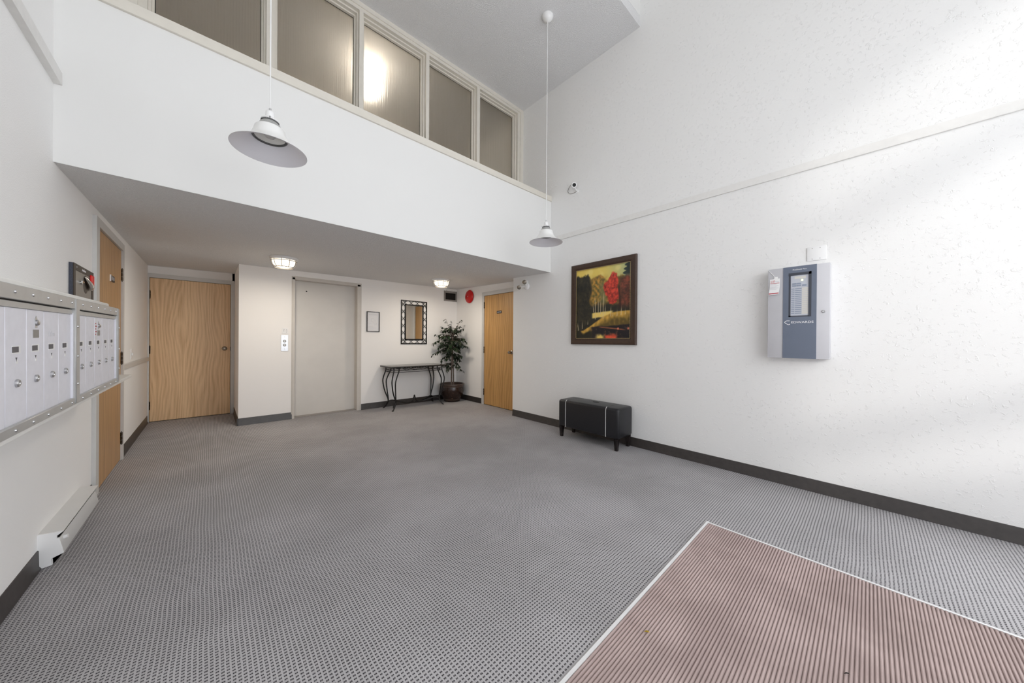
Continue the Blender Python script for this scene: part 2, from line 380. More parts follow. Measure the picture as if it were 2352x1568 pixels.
struct('trim_1', 'cream', lambda b: (box(b, XL, XR, YB - 0.022, YW + 0.02, 3.168, 3.238, 0.003, 1)))     # sill cap along the bulkhead
struct('ceiling', 'ceiling', lambda b: box(b, XL, XR, 1.777, YW + 1.9, ZC, ZC + 0.12))
struct('wall_clerestory', 'wall_smooth', lambda b: box(b, XL, XR, 1.777, 1.93, ZC + 0.12, ZT))
def _rf(b):
    box(b, XL - 0.15, XR + 0.15, YF - 0.15, 1.93, ZT, ZT + 0.12)
struct('ceiling', 'wall_smooth', _rf)
def _wf(b):      # glazed entrance wall behind the camera: kick panel, two transoms, a few posts; openings and solid piers shaped to set the daylight
    box(b, XL, XR, YF - 0.1, YF, 0, 0.06); box(b, XL, XR, YF - 0.06, YF, 0.45, 1.02); box(b, XL, XR, YF - 0.06, YF, 1.36, 1.56); box(b, XL, XR, YF - 0.06, YF, 3.00, 3.26); box(b, XL, XR, YF - 0.1, YF, 3.95, ZT); box(b, XL, -0.2, YF - 0.1, YF, 0, 4.2); box(b, 3.05, XR, YF - 0.1, YF, 0, 4.2)
    for xx in (-0.17, 3.02): box(b, xx - 0.03, xx + 0.03, YF - 0.08, YF, 0.0, 4.2)
struct('wall_front', 'frame', _wf)
# upper hall behind the window
def _wh(b):
    box(b, XL, XR, 5.35, 5.5, 2.6, ZC); box(b, XL, XR, YW + 0.15, 5.35, 3.05, 3.12)
struct('wall_hall', 'hall', _wh)

# trims, chair rail, baseboards
def trimprof(w0, z0): return [(0, z0), (w0, z0), (w0, z0 + 0.062), (0, z0 + 0.068)]
struct('trim_2', 'trimwhite', lambda b: prism(b, [(XR - p[0], p[1]) for p in trimprof(0.016, 2.589)], 1, -0.75, YB - 0.004))
struct('trim_3', 'trimwhite', lambda b: prism(b, [(XL, 2.60), (XL + 0.03, 2.602), (XL + 0.03, 2.67), (XL, 2.735)], 1, YF, YB - 0.004))
struct('trim_4', 'frame', lambda b: prism(b, [(XL, 0.872), (XL + 0.02, 0.874), (XL + 0.02, 0.922), (XL, 0.926)], 1, 5.02, 6.84))
BP = [(0, 0.0), (0.014, 0.0), (0.0135, 0.005), (0.007, 0.016), (0.0055, 0.095), (0.003, 0.099), (0, 0.099)]
struct('baseboard_right', 'base', lambda b: (prism(b, [(XR - p[0], p[1]) for p in BP], 1, -0.75, 3.845)))
struct('baseboard_left', 'base', lambda b: (prism(b, [(XL + p[0], p[1]) for p in BP], 1, YF, 3.905), prism(b, [(XL + p[0], p[1]) for p in BP], 1, 5.02, 6.85)))
struct('baseboard_alcove', 'base', lambda b: prism(b, [(XA - p[0], p[1]) for p in BP], 1, 4.96, YE))
struct('baseboard_back', 'base', lambda b: (prism(b, [(YE - p[0], p[1]) for p in BP], 0, 1.893, XA), prism(b, [(YE - p[0], p[1]) for p in BP], 0, 0.276, 0.905)))
struct('baseboard_recess', 'base', lambda b: prism(b, [(0.29 - p[0], p[1]) for p in BP], 1, YE - 0.014, 6.85))

# ------------------------------------------------------------------ doors
def hinge(parent, u, v, w, h=0.115, lw=0.0):
    def f(b):
        for k in range(3): tube(b, [(u, v - h / 2 + k * h / 3 + 0.001, w), (u, v - h / 2 + (k + 1) * h / 3 - 0.001, w)], 0.0085, 10)
        box(b, u - 0.016, u + 0.016, v - h / 2, v + h / 2, w - 0.012, w - 0.006)
        uvsphere(b, (u, v + h / 2 + 0.004, w), 0.006, 8); uvsphere(b, (u, v - h / 2 - 0.004, w), 0.006, 8)
    return part('hinge', 'bronze', parent, f)
def knob(parent, u, v, w):
    def f(b): lathe(b, [(0, 0), (0.033, 0), (0.033, 0.004), (0.028, 0.009), (0.013, 0.012), (0.012, 0.032), (0.02, 0.038), (0.027, 0.048), (0.0275, 0.058), (0.022, 0.067), (0.01, 0.071), (0, 0.071)], 24, (u, v, w))
    return part('knob', 'nickel', parent, f)
def wood_door(name, side, loc, w, h, slab_m, frame_m, fw, fo, recess, hinge_left, hz):
    """local u along the wall, v up, w out of the wall; u=0 at the slab's left edge"""
    d = thing(name, None, None, loc, side, kind='structure')
    part('door_slab', slab_m, d, lambda b: box(b, 0.003, w - 0.003, 0.008, h, recess - 0.044, recess, 0.002, 1))
    def fr(b):
        for u0, u1 in ((-fw[0], 0.0), (w, w + fw[1])):
            box(b, u0, u1, 0, h + 0.004, -0.10, fo)
        box(b, -fw[0], w + fw[1], h + 0.004, h + 0.004 + fw[2], -0.10, fo)
    part('door_frame', frame_m, d, fr)
    part('door_gap', 'black', d, lambda b: (box(b, 0, 0.003, 0, h + 0.003, recess - 0.044, recess - 0.006), box(b, w - 0.003, w, 0, h + 0.003, recess - 0.044, recess - 0.006), box(b, 0, w, h, h + 0.0045, recess - 0.044, recess - 0.004), box(b, 0, w, 0, 0.008, recess - 0.04, recess - 0.010)))
    for z in hz: hinge(d, -0.004 if hinge_left else w + 0.004, z, recess + 0.006)
    return d
d1 = wood_door('door_1', 'B', (-0.628, Y1, 0), 0.872, 2.043, 'oak_front', 'frame', (0.016, 0.045, 0.058), 0.022, 0.006, True, (0.234, 1.025, 1.805))
knob(d1, 0.799, 1.035, 0.006)
part('strike_plate', 'bronze', d1, lambda b: box(b, 0.864, 0.8735, 1.0, 1.06, 0.0, 0.0085))
d2 = wood_door('door_2', 'L', (XL, 4.0, 0), 0.935, 2.035, 'oak_left', 'frame', (0.088, 0.06, 0.065), 0.022, 0.008, False, (0.213, 0.992, 1.803))
sg = part('sign_plate', 'signplate', d2, lambda b: box(b, 0.455, 0.60, 1.683, 1.735, 0.008, 0.014, 0.001, 1)); sg['label'] = 'small dark number plate'
text('sign_lettering', '8 0', 0.046, 'lightmark', sg, (0.528, 1.709, 0.0145), 'CENTER', sx=1.6)
part('sign_holder', 'white', d2, lambda b: box(b, 0.437, 0.4545, 1.681, 1.737, 0.008, 0.0145))
d4 = wood_door('door_3', 'R', (XA, 4.882, 0), 0.93, 2.020, 'oak_right_lamp_tinted', 'frame', (0.058, 0.022, 0.068), 0.020, 0.006, True, (0.234, 1.017, 1.851))
knob(d4, 0.757, 0.992, 0.006)
sg = part('sign_plate', 'signplate', d4, lambda b: box(b, 0.365, 0.495, 1.675, 1.722, 0.006, 0.011, 0.001, 1)); sg['label'] = 'small dark name plate'
part('sign_lettering', 'lightmark', sg, lambda b: (box(b, 0.380, 0.425, 1.692, 1.705, 0.011, 0.0118), box(b, 0.433, 0.482, 1.692, 1.705, 0.011, 0.0118)))
# elevator
el = thing('door_4', None, None, (0, YE, 0), 'B', kind='structure')
def _ef(b):
    box(b, 0.905, 0.936, 0, 2.112, -0.13, 0.012); box(b, 1.822, 1.872, 0, 2.112, -0.13, 0.012); box(b, 0.905, 1.872, 2.083, 2.125, -0.13, 0.012)
    box(b, 1.872, 1.888, 0, 2.125, -0.02, 0.006); box(b, 0.896, 0.905, 0, 2.132, -0.02, 0.006); box(b, 0.896, 1.888, 2.125, 2.134, -0.02, 0.006)
part('elevator_frame', 'frame_warm', el, _ef)
def _es(b):
    box(b, 0.93, 1.825, 0.014, 2.085, -0.165, -0.118)
part('elevator_panel', 'elev', el, _es)
part('door_sill', 'ventgrey', el, lambda b: box(b, 0.93, 1.825, 0, 0.014, -0.165, -0.02))
part('key_hole', 'black', el, lambda b: lathe(b, [(0, 0), (0.011, 0), (0.011, 0.002), (0, 0.002)], 12, (1.108, 1.936, -0.119)))

# ------------------------------------------------------------------ upper window
wn = thing('window_1', None, None, (0, YW, 0), 'B', kind='structure')     # local: u=X, v=Z, w towards the room
part('window_head', 'cream', wn, lambda b: (box(b, -0.44, 3.56, 4.665, ZC, -0.16, 0.0), box(b, -0.44, 3.56, 4.70, ZC, 0.0, 0.012)))
part('window_jamb', 'cream', wn, lambda b: (box(b, 3.455, 3.56, 3.238, 4.665, -0.16, 0.0), box(b, 3.50, 3.564, 3.238, 4.70, 0.0, 0.012)))
part('window_jamb', 'cream', wn, lambda b: (box(b, -0.43, -0.352, 3.238, 4.665, -0.16, 0.0), box(b, XL, -0.40, 3.238, 4.70, -0.02, 0.012)))
MU = [(0.362, 0.42), (1.149, 1.19), (1.920, 1.962), (2.685, 2.734)]
for a, c in MU: part('mullion', 'cream', wn, lambda b: box(b, a, c, 3.238, 4.665, -0.16, 0.0))
part('window_sill', 'cream', wn, lambda b: box(b, -0.352, 3.455, 3.238, 3.30, -0.16, -0.01))
edges = [(-0.352, 0.362), (0.42, 1.149), (1.19, 1.920), (1.962, 2.685), (2.734, 3.455)]
for a, c in edges:
    p = part('pane', 'glass', wn, lambda b: box(b, a + 0.008, c - 0.008, 3.29, 4.66, -0.112, -0.106))
    def st(b):
        for w0, w1, k in ((-0.105, -0.075, 0.030), (-0.075, -0.04, 0.016)):
            box(b, a, a + k, 3.30, 4.665, w0, w1); box(b, c - k, c, 3.30, 4.665, w0, w1); box(b, a + k, c - k, 4.665 - k, 4.665, w0, w1)
    part('glazing_bead', 'cream', wn, st)
    part('glazing_seal', 'black', wn, lambda b: (box(b, a + 0.030, a + 0.034, 3.30, 4.635, -0.1055, -0.103), box(b, c - 0.034, c - 0.030, 3.30, 4.635, -0.1055, -0.103), box(b, a + 0.03, c - 0.03, 4.631, 4.635, -0.1055, -0.103)))

# ------------------------------------------------------------------ pendants
def make_pendant(loc, label):
    r = thing('pendant_lamp', label, 'pendant lamp', loc, 'Z', 'white bell pendants hung from the high ceiling')   # base: rim centre of the shade
    top = ZC - loc[2]
    part('cord', 'white', r, lambda b: tube(b, [(0, 0, 0.23), (0, 0, top - 0.05)], 0.0032, 8))
    part('canopy', 'white', r, lambda b: lathe(b, [(0, -0.062), (0.012, -0.060), (0.035, -0.050), (0.052, -0.032), (0.060, -0.012), (0.061, 0.0), (0, 0)], 32, (0, 0, top)))
    part('strain_relief', 'steel', r, lambda b: tube(b, [(0, 0, 0.222), (0, 0, 0.242)], 0.0065, 10))
    s = part('socket', 'white', r, lambda b: lathe(b, [(0, 0.226), (0.016, 0.225), (0.022, 0.218), (0.023, 0.186), (0.034, 0.182), (0.043, 0.174), (0.044, 0.164), (0, 0.164)], 28))
    for k in range(3):
        a = 2 * PI * k / 3 + 0.4
        part('thumbscrew', 'steel', s, lambda b: tube(b, [(0.042 * math.cos(a), 0.042 * math.sin(a), 0.171), (0.054 * math.cos(a), 0.054 * math.sin(a), 0.171)], 0.0035, 8))
    part('shade_dome', 'shade_dome', r, lambda b: lathe(b, [(0.034, 0.166), (0.041, 0.160), (0.052, 0.145), (0.060, 0.130), (0.065, 0.116), (0.061, 0.116), (0.056, 0.130), (0.048, 0.144), (0.034, 0.160)], 40, close=True))
    part('dome_collar', 'darkring', r, lambda b: lathe(b, [(0.036, 0.167), (0.0440, 0.167), (0.0440, 0.161), (0.036, 0.161)], 32, close=True))
    out = [(0.062, 0.124), (0.068, 0.127), (0.072, 0.122), (0.077, 0.100), (0.087, 0.075), (0.105, 0.050), (0.138, 0.023), (0.182, 0.0)]
    part('shade', 'shade_out', r, lambda b: lathe(b, out + [(0.1815, -0.001), (0.137, 0.0205), (0.1035, 0.048), (0.085, 0.074), (0.0745, 0.100), (0.062, 0.116)], 56, close=True))
    part('shade_lining', 'shade_in', r, lambda b: lathe(b, [(0.1805, -0.0012), (0.1362, 0.0198), (0.1025, 0.0472), (0.084, 0.0735), (0.078, 0.088)], 56))
    part('lens_ring', 'darkring', r, lambda b: torus(b, 0.0815, 0.0032, (0, 0, 0.0735), 40))
    part('lens_ring', 'darkring', r, lambda b: torus(b, 0.0745, 0.0024, (0, 0, 0.0765), 40))
    part('lens_dish', 'lens', r, lambda b: lathe(b, [(0.0735, 0.078), (0.060, 0.092), (0.030, 0.106), (0, 0.112)], 40))
    part('bulb', 'bulb', r, lambda b: lathe(b, [(0.0, 0.072), (0.012, 0.073), (0.022, 0.078), (0.029, 0.088), (0.028, 0.100), (0.020, 0.110), (0, 0.112)], 24))
    return r
make_pendant((0.250, 2.335, 2.268), 'larger looking white bell pendant lamp hanging at left before the bulkhead')
make_pendant((2.709, 2.407, 2.270), 'white bell pendant lamp hanging near the right wall corner, with round ceiling canopy')

# ------------------------------------------------------------------ soffit lights
def make_ceiling_light(x, y, label, cage):
    zc = zs(x, y); r = thing('ceiling_light', label, 'ceiling light', (x, y, zc + 0.002), 'D', 'caged lights on the low ceiling')
    part('base_plate', 'white', r, lambda b: lathe(b, [(0, 0), (0.150, 0), (0.152, 0.006), (0.146, 0.020), (0.135, 0.034), (0, 0.034)], 40))
    part('glass_globe', 'lampglow', r, lambda b: lathe(b, [(0.122, 0.034), (0.121, 0.060), (0.112, 0.088), (0.092, 0.108), (0.060, 0.120), (0.02, 0.124), (0, 0.124)], 40))
    def cg(b):
        torus(b, 0.134, 0.004, (0, 0, 0.046), 40, 6); torus(b, 0.098, 0.004, (0, 0, 0.121), 36, 6)
        for k in range(cage):
            a = 2 * PI * k / cage
            tube(b, [(rr * math.cos(a), rr * math.sin(a), hh) for rr, hh in ((0.138, 0.030), (0.134, 0.060), (0.128, 0.088), (0.115, 0.109), (0.098, 0.121))], 0.0032, 6)
    part('wire_cage', 'ventgrey', r, cg)
    l = bpy.data.lights.new('lamp_light', 'AREA'); l.shape = 'DISK'; l.size = 0.22; l.energy = 10.5; l.color = (1.0, 0.90, 0.76)
    lo = bpy.data.objects.new('lamp_light', l); COL.objects.link(lo); lo.parent = r; lo.location = (0, 0, 0.135); lo.rotation_euler = (PI, 0, 0)
    g = bpy.data.lights.new('lamp_spill', 'POINT'); g.energy = 1.6; g.color = (1.0, 0.86, 0.66); g.shadow_soft_size = 0.03
    go = bpy.data.objects.new('lamp_spill', g); COL.objects.link(go); go.parent = r; go.location = (0, 0, 0.145)
    return r
make_ceiling_light(0.675, 4.93, 'lit caged dome light on the low ceiling before the elevator', 10)
make_ceiling_light(2.875, 4.90, 'lit caged dome light on the low ceiling near the vent grille', 10)
hl = thing('hall_light', 'glowing round ceiling lamp seen blurred through the reeded glass', 'ceiling light', (1.50, 4.37, ZC), 'D')
part('base_plate', 'white', hl, lambda b: lathe(b, [(0, 0), (0.13, 0), (0.13, 0.02), (0.1, 0.03), (0, 0.03)], 32))
part('glass_globe', 'hallglow', hl, lambda b: lathe(b, [(0.105, 0.03), (0.12, 0.06), (0.12, 0.10), (0.10, 0.14), (0.06, 0.165), (0, 0.172)], 32))

_hd = bpy.data.lights.new('hall_lamp_light', 'POINT'); _hd.energy = 6; _hd.color = (1.0, 0.90, 0.76); _hd.shadow_soft_size = 0.12
_ho = bpy.data.objects.new('hall_lamp_light', _hd); COL.objects.link(_ho); _ho.parent = hl; _ho.location = (0, 0, 0.30)
# ------------------------------------------------------------------ mailboxes on the left wall
root_rot = Matrix.Rotation(-0.013, 4, 'Z') @ Matrix.Rotation(0.016, 4, 'X')
def wallmount(o): o.matrix_world = Matrix.Translation(o.matrix_world.translation) @ root_rot @ SIDE['L'].to_4x4(); return o
MY0, MZ0 = 1.58, 0.886                  # local u=0 / v=0
WX = 0.195                              # front plane, out of the wall
sh = wallmount(thing('mailbox_shelf', 'off white painted board casing behind and below the mailboxes, ending in a short shelf', 'shelf', (XL, MY0, MZ0), 'L'))
part('shelf_board', 'shelfwood', sh, lambda b: box(b, 0.0, 2.14, -0.022, 0.0, 0.006, WX - 0.004, 0.003, 2))
part('casing', 'shelfwood', sh, lambda b: box(b, 0.0, 1.565, 0.0, 0.487, 0.006, WX - 0.022, 0.008, 3))
def make_mailbox(u0, doors, off, label):
    r = wallmount(thing('mailbox_unit', label, 'mailbox', (XL, MY0, MZ0), 'L', 'two metal mailbox banks on the left wall'))
    W5 = 0.1472; u1 = u0 + doors * W5
    def fr(b):   # flanged frame
        box(b, u0 - 0.027, u1 + 0.035, 0.0, 0.030, WX - 0.02, WX + 0.010, 0.002, 1); box(b, u0 - 0.027, u1 + 0.035, 0.416, 0.462, WX - 0.02, WX + 0.010, 0.002, 1)
        box(b, u1 + 0.006, u1 + 0.042, 0.004, 0.458, WX - 0.02, WX + 0.014, 0.003, 1); box(b, u0 - 0.027, u0 - 0.006, 0.004, 0.458, WX - 0.02, WX + 0.012, 0.003, 1)
    part('unit_frame', 'mailframe', r, fr)
    part('unit_gap', 'black', r, lambda b: box(b, u0 - 0.006, u1 + 0.006, 0.026, 0.416, WX - 0.02, WX - 0.004))
    part('top_rail', 'mailframe', r, lambda b: box(b, u0 - 0.004, u1 + 0.004, 0.392, 0.411, WX - 0.01, WX + 0.004, 0.001, 1))
    part('side_rail', 'mailbox', r, lambda b: (box(b, u1 - 0.001, u1 + 0.012, 0.024, 0.398, WX - 0.01, WX + 0.006, 0.001, 1)))
    def riv(b):
        for k in range(6):
            uu = u0 + (k + 0.35) * (u1 - u0) / 5.6
            lathe(b, [(0.0055, 0), (0.0045, 0.003), (0, 0.0042)], 10, (uu, 0.440, WX + 0.010)); lathe(b, [(0.0055, 0), (0.0045, 0.003), (0, 0.0042)], 10, (uu, 0.014, WX + 0.010))
        for vv in (0.09, 0.21, 0.34): lathe(b, [(0.006, 0), (0.005, 0.003), (0, 0.0045)], 10, (u1 + 0.024, vv, WX + 0.014))
    part('rivets', 'steel', r, riv)['kind'] = 'stuff'
    for k in range(doors):
        a = u0 + k * W5; c = (a + a + W5) / 2; ce = W5 * 0.5
        d = part('mailbox_door', 'mailbox', r, lambda b: box(b, a + 0.0022, a + W5 - 0.0022, 0.029, 0.392, WX - 0.012, WX, 0.0012, 1))
        part('name_slot', 'slot', d, lambda b: box(b, c - 0.028, c + 0.016, 0.252, 0.270, WX, WX + 0.0008))
        part('slot_rim', 'white', d, lambda b: (box(b, c + 0.016, c + 0.027, 0.250, 0.272, WX, WX + 0.0012), box(b, c - 0.030, c + 0.027, 0.248, 0.2515, WX, WX + 0.0012), box(b, c - 0.030, c + 0.027, 0.270, 0.273, WX, WX + 0.0012)))
        part('key_mark', 'slot', d, lambda b: prism(b, [(c - 0.006, 0.236), (c + 0.006, 0.236), (c + 0.0015, 0.229), (c + 0.0015, 0.224), (c - 0.0015, 0.224), (c - 0.0015, 0.229)], 2, WX, WX + 0.0008))
        part('key_mark_tab', 'white', d, lambda b: box(b, c - 0.003, c + 0.010, 0.216, 0.228, WX, WX + 0.0006))
        part('door_lock', 'steel', d, lambda b: lathe(b, [(0.0125, 0), (0.0125, 0.004), (0.010, 0.007), (0.006, 0.0065), (0.005, 0.0045), (0, 0.0045)], 20, (c, 0.155, WX)))
        if k == off:
            part('master_lock', 'steel', d, lambda b: (lathe(b, [(0.010, 0), (0.010, 0.005), (0.006, 0.008), (0, 0.008)], 18, (c + 0.004, 0.348, WX)), prism(b, [(c - 0.006, 0.330), (c + 0.014, 0.330), (c + 0.014, 0.36), (c + 0.004, 0.372), (c - 0.006, 0.36)], 2, WX, WX + 0.001)))
            part('rating_plate', 'boxplate', d, lambda b: box(b, c - 0.022, c + 0.026, 0.296, 0.324, WX, WX + 0.0012))
    return r
def _txt(r, k, u0):
    c = u0 + (k + 0.5) * 0.1472
    dd = [x for x in r.children if x.name.startswith('mailbox_door')][k]
    part('worn_print', 'lightmark', dd, lambda b: [box(b, c - 0.03 + i * 0.013, c - 0.03 + i * 0.013 + w, 0.30, 0.30 + h, WX, WX + 0.0004) for i, (w, h) in enumerate(((0.004, 0.018), (0.009, 0.014), (0.004, 0.02), (0.009, 0.012), (0.008, 0.012)))])
U1 = 1.745 - 1 * 0.1472 - MY0
m1 = make_mailbox(U1, 5, 2, 'nearer grey metal mailbox bank, cut off by the left picture edge')
U2 = 2.405 - MY0
m2 = make_mailbox(U2, 5, 2, 'farther grey metal mailbox bank with five doors, next to the oak door')
_txt(m1, 3, U1)
dd = [x for x in m2.children if x.name.startswith('mailbox_door')][2]
part('paper_label', 'paper', dd, lambda b: box(b, U2 + 2 * 0.1472 + 0.006, U2 + 2 * 0.1472 + 0.050, 0.275, 0.388, WX, WX + 0.0006))
part('label_print', 'redprint', dd, lambda b: [box(b, U2 + 2 * 0.1472 + 0.012, U2 + 2 * 0.1472 + 0.026 + 0.012 * (i % 2), 0.30 + 0.014 * i, 0.306 + 0.014 * i, WX + 0.0006, WX + 0.001) for i in range(5)])

# ------------------------------------------------------------------ lock box above the mailboxes
lb = thing('lock_box', 'dark framed grey lock box on the left wall with chrome lever and red tag', 'lock box', (XL, 3.357, 1.20), 'L')
part('box_body', 'boxdark', lb, lambda b: box(b, 0.0, 0.468, 0.0, 0.458, 0.0005, 0.017, 0.001, 1))
part('box_frame', 'boxframe', lb, lambda b: (box(b, 0, 0.036, 0, 0.458, 0.017, 0.021), box(b, 0.420, 0.468, 0, 0.458, 0.017, 0.021), box(b, 0.036, 0.420, 0.418, 0.458, 0.017, 0.021), box(b, 0.036, 0.420, 0, 0.03, 0.017, 0.021)))
part('face_plate', 'boxplate', lb, lambda b: box(b, 0.036, 0.420, 0.03, 0.418, 0.017, 0.0185))
part('lever_handle', 'chrome', lb, lambda b: (tube(b, [(0.225 + 0.150 * s, 0.398 - 0.075 * s - 0.012 * math.sin(PI * s), 0.024 + 0.012 * math.sin(PI * s)) for s in [i / 10 for i in range(11)]], [0.004 + 0.011 * math.sin(PI * i / 10) for i in range(11)], 12)))
part('lever_painted_shadow', 'boxframe', lb, lambda b: lathe(b, [(0.062, 0), (0.058, 0.0015), (0, 0.002)], 24, (0.275, 0.352, 0.0185)))  # dark disc behind the lever stands in for its shadow
part('key_lock', 'chrome', lb, lambda b: (lathe(b, [(0.012, 0), (0.012, 0.01), (0, 0.012)], 16, (0.150, 0.350, 0.0185)), box(b, 0.130, 0.175, 0.352, 0.360, 0.026, 0.032)))
part('red_tag', 'redplastic', lb, lambda b: box(b, 0.372, 0.452, 0.362, 0.432, 0.021, 0.027, 0.006, 2))['label'] = 'red plastic tag'
text('maker_lettering', 'medeco', 0.026, 'logo', lb, (0.175, 0.438, 0.0213), 'LEFT', sx=1.1)
part('frame_screw', 'chrome', lb, lambda b: lathe(b, [(0.006, 0), (0.004, 0.003), (0, 0.003)], 10, (0.055, 0.438, 0.021)))

# light switch on the left wall
sw = thing('light_switch', 'white switch plate on the left wall above the chair rail', 'light switch', (XL, 5.57, 1.01), 'L')
part('switch_plate', 'white', sw, lambda b: box(b, -0.036, 0.036, -0.058, 0.058, 0, 0.006, 0.002, 2)); part('toggle', 'white', sw, lambda b: box(b, -0.006, 0.006, -0.014, 0.014, 0.006, 0.016, 0.002, 1))

# ------------------------------------------------------------------ baseboard heater
ht = thing('baseboard_heater', 'white enamel baseboard heater low on the left wall by the oak door', 'heater', (XL, 2.87, 0), 'L')   # u=+Y, v=Z, w=+X
HP = [(0.003, 0.0), (0.046, 0.004), (0.045, 0.040), (0.083, 0.054), (0.062, 0.146), (0.052, 0.140), (0.056, 0.152), (0.080, 0.166), (0.081, 0.170), (0.003, 0.178)]
part('end_cap', 'white', ht, lambda b: prism(b, [(q[1], q[0]) for q in HP], 0, -0.001, 0.012) if False else [prism(b, [(q[1], q[0]) for q in [(0.0, 0.0), (0.046, 0.006), (0.044, 0.040), (0.083, 0.056), (0.066, 0.140), (0.060, 0.138), (0.060, 0.152), (0.081, 0.169), (0.0, 0.178)]], 0, 0.0, 0.010)])
part('top_cover', 'heater', ht, lambda b: prism(b, [(0.178, 0.0), (0.170, 0.081), (0.166, 0.080), (0.172, 0.004)], 0, 0.010, 0.735))
part('back_panel', 'heater', ht, lambda b: box(b, 0.010, 0.735, 0.004, 0.174, 0.0, 0.004))
part('front_cover', 'heater', ht, lambda b: prism(b, [(0.052, 0.081), (0.056, 0.083), (0.138, 0.068), (0.136, 0.064)], 0, 0.004, 0.735))
part('bottom_panel', 'heater', ht, lambda b: prism(b, [(0.004, 0.044), (0.006, 0.047), (0.040, 0.046), (0.052, 0.081), (0.050, 0.078), (0.036, 0.042)], 0, 0.010, 0.735))
part('heating_element', 'black', ht, lambda b: box(b, 0.04, 0.62, 0.06, 0.155, 0.008, 0.056))
part('end_cover', 'heater', ht, lambda b: prism(b, [(0.150, 0.0605), (0.168, 0.081), (0.143, 0.067)], 0, 0.64, 0.735))
part('thermostat_knob', 'white', ht, lambda b: tube(b, [(0.055, 0.118, 0.070), (0.055, 0.122, 0.086)], 0.0105, 16))
part('end_cap', 'heater', ht, lambda b: prism(b, [(q[1], q[0]) for q in [(0.0, 0.0), (0.046, 0.006), (0.044, 0.040), (0.083, 0.056), (0.066, 0.140), (0.060, 0.152), (0.081, 0.169), (0.0, 0.178)]], 0, 0.735, 0.741))

# ------------------------------------------------------------------ things on the elevator wall
def on_back(name, label, cat, x, z): return thing(name, label, cat, (x, YE, z), 'B')
cp = on_back('call_station', 'brushed metal elevator call plate with two round buttons', 'elevator buttons', 0.811, 1.132)
part('call_plate', 'steel', cp, lambda b: box(b, -0.044, 0.044, -0.118, 0.118, 0, 0.006, 0.0015, 1))
for vv in (0.029, -0.029):
    bt = part('call_button', 'white', cp, lambda b: lathe(b, [(0.013, 0.006), (0.013, 0.012), (0.010, 0.014), (0, 0.0145)], 20, (0, vv, 0)))
    part('button_ring', 'darkring', bt, lambda b: torus(b, 0.0165, 0.0035, (0, vv, 0.0075), 24, 6))
for vv in (0.085, -0.092): part('arrow_mark', 'greymark', cp, lambda b: prism(b, [(-0.0065, vv), (0.0065, vv), (0, vv + 0.012)], 2, 0.006, 0.0066))
ip = on_back('notice_plate', 'small white plate with grey symbols above the call buttons', 'sign', 0.818, 1.312)
part('plate_face', 'white', ip, lambda b: box(b, -0.038, 0.038, -0.042, 0.042, 0, 0.004, 0.001, 1))
part('symbols', 'greymark', ip, lambda b: (prism(b, [(-0.022, 0.014), (-0.010, 0.014), (-0.010, 0.026), (-0.016, 0.026)], 2, 0.004, 0.0046), box(b, -0.024, -0.012, -0.006, 0.004, 0.004, 0.0046), box(b, 0.010, 0.020, 0.014, 0.022, 0.004, 0.0046), box(b, 0.008, 0.026, -0.004, 0.002, 0.004, 0.0046), box(b, 0.012, 0.018, -0.026, -0.020, 0.004, 0.0046)))
nf = on_back('framed_notice', 'thin black frame holding a white paper notice right of the elevator', 'framed notice', 2.083, 1.502)
W2, H2 = 0.108, 0.174
part('notice_frame', 'black', nf, lambda b: (box(b, -W2, -W2 + 0.011, -H2, H2, 0, 0.016), box(b, W2 - 0.011, W2, -H2, H2, 0, 0.016), box(b, -W2 + 0.011, W2 - 0.011, H2 - 0.010, H2, 0, 0.016), box(b, -W2 + 0.011, W2 - 0.011, -H2, -H2 + 0.010, 0, 0.016)))
part('notice_paper', 'paper', nf, lambda b: box(b, -W2 + 0.011, W2 - 0.011, -H2 + 0.010, H2 - 0.010, 0.002, 0.006))
def _nt(b):
    for k in range(3): box(b, -0.075, 0.075, 0.128 - 0.007 * k, 0.131 - 0.007 * k, 0.006, 0.0064)
    for k in range(5): box(b, -0.078, 0.0 + 0.06 * (k % 2), -0.085 - 0.012 * k, -0.0825 - 0.012 * k, 0.006, 0.0064)
    for (a, c, d, e) in ((-0.03, 0.01, 0.05, 0.053), (-0.03, -0.027, 0.0, 0.053), (-0.03, 0.0, 0.0, 0.003), (0.0, 0.003, -0.02, 0.003), (0.0, 0.06, -0.022, -0.019), (0.057, 0.06, -0.05, -0.019), (0.02, 0.06, -0.052, -0.049), (-0.07, -0.03, -0.03, -0.027), (0.01, 0.03, 0.03, 0.033), (0.03, 0.033, 0.0, 0.033)):
        box(b, a, c, d, e, 0.006, 0.0064)
part('notice_print', 'lightmark', nf, _nt)
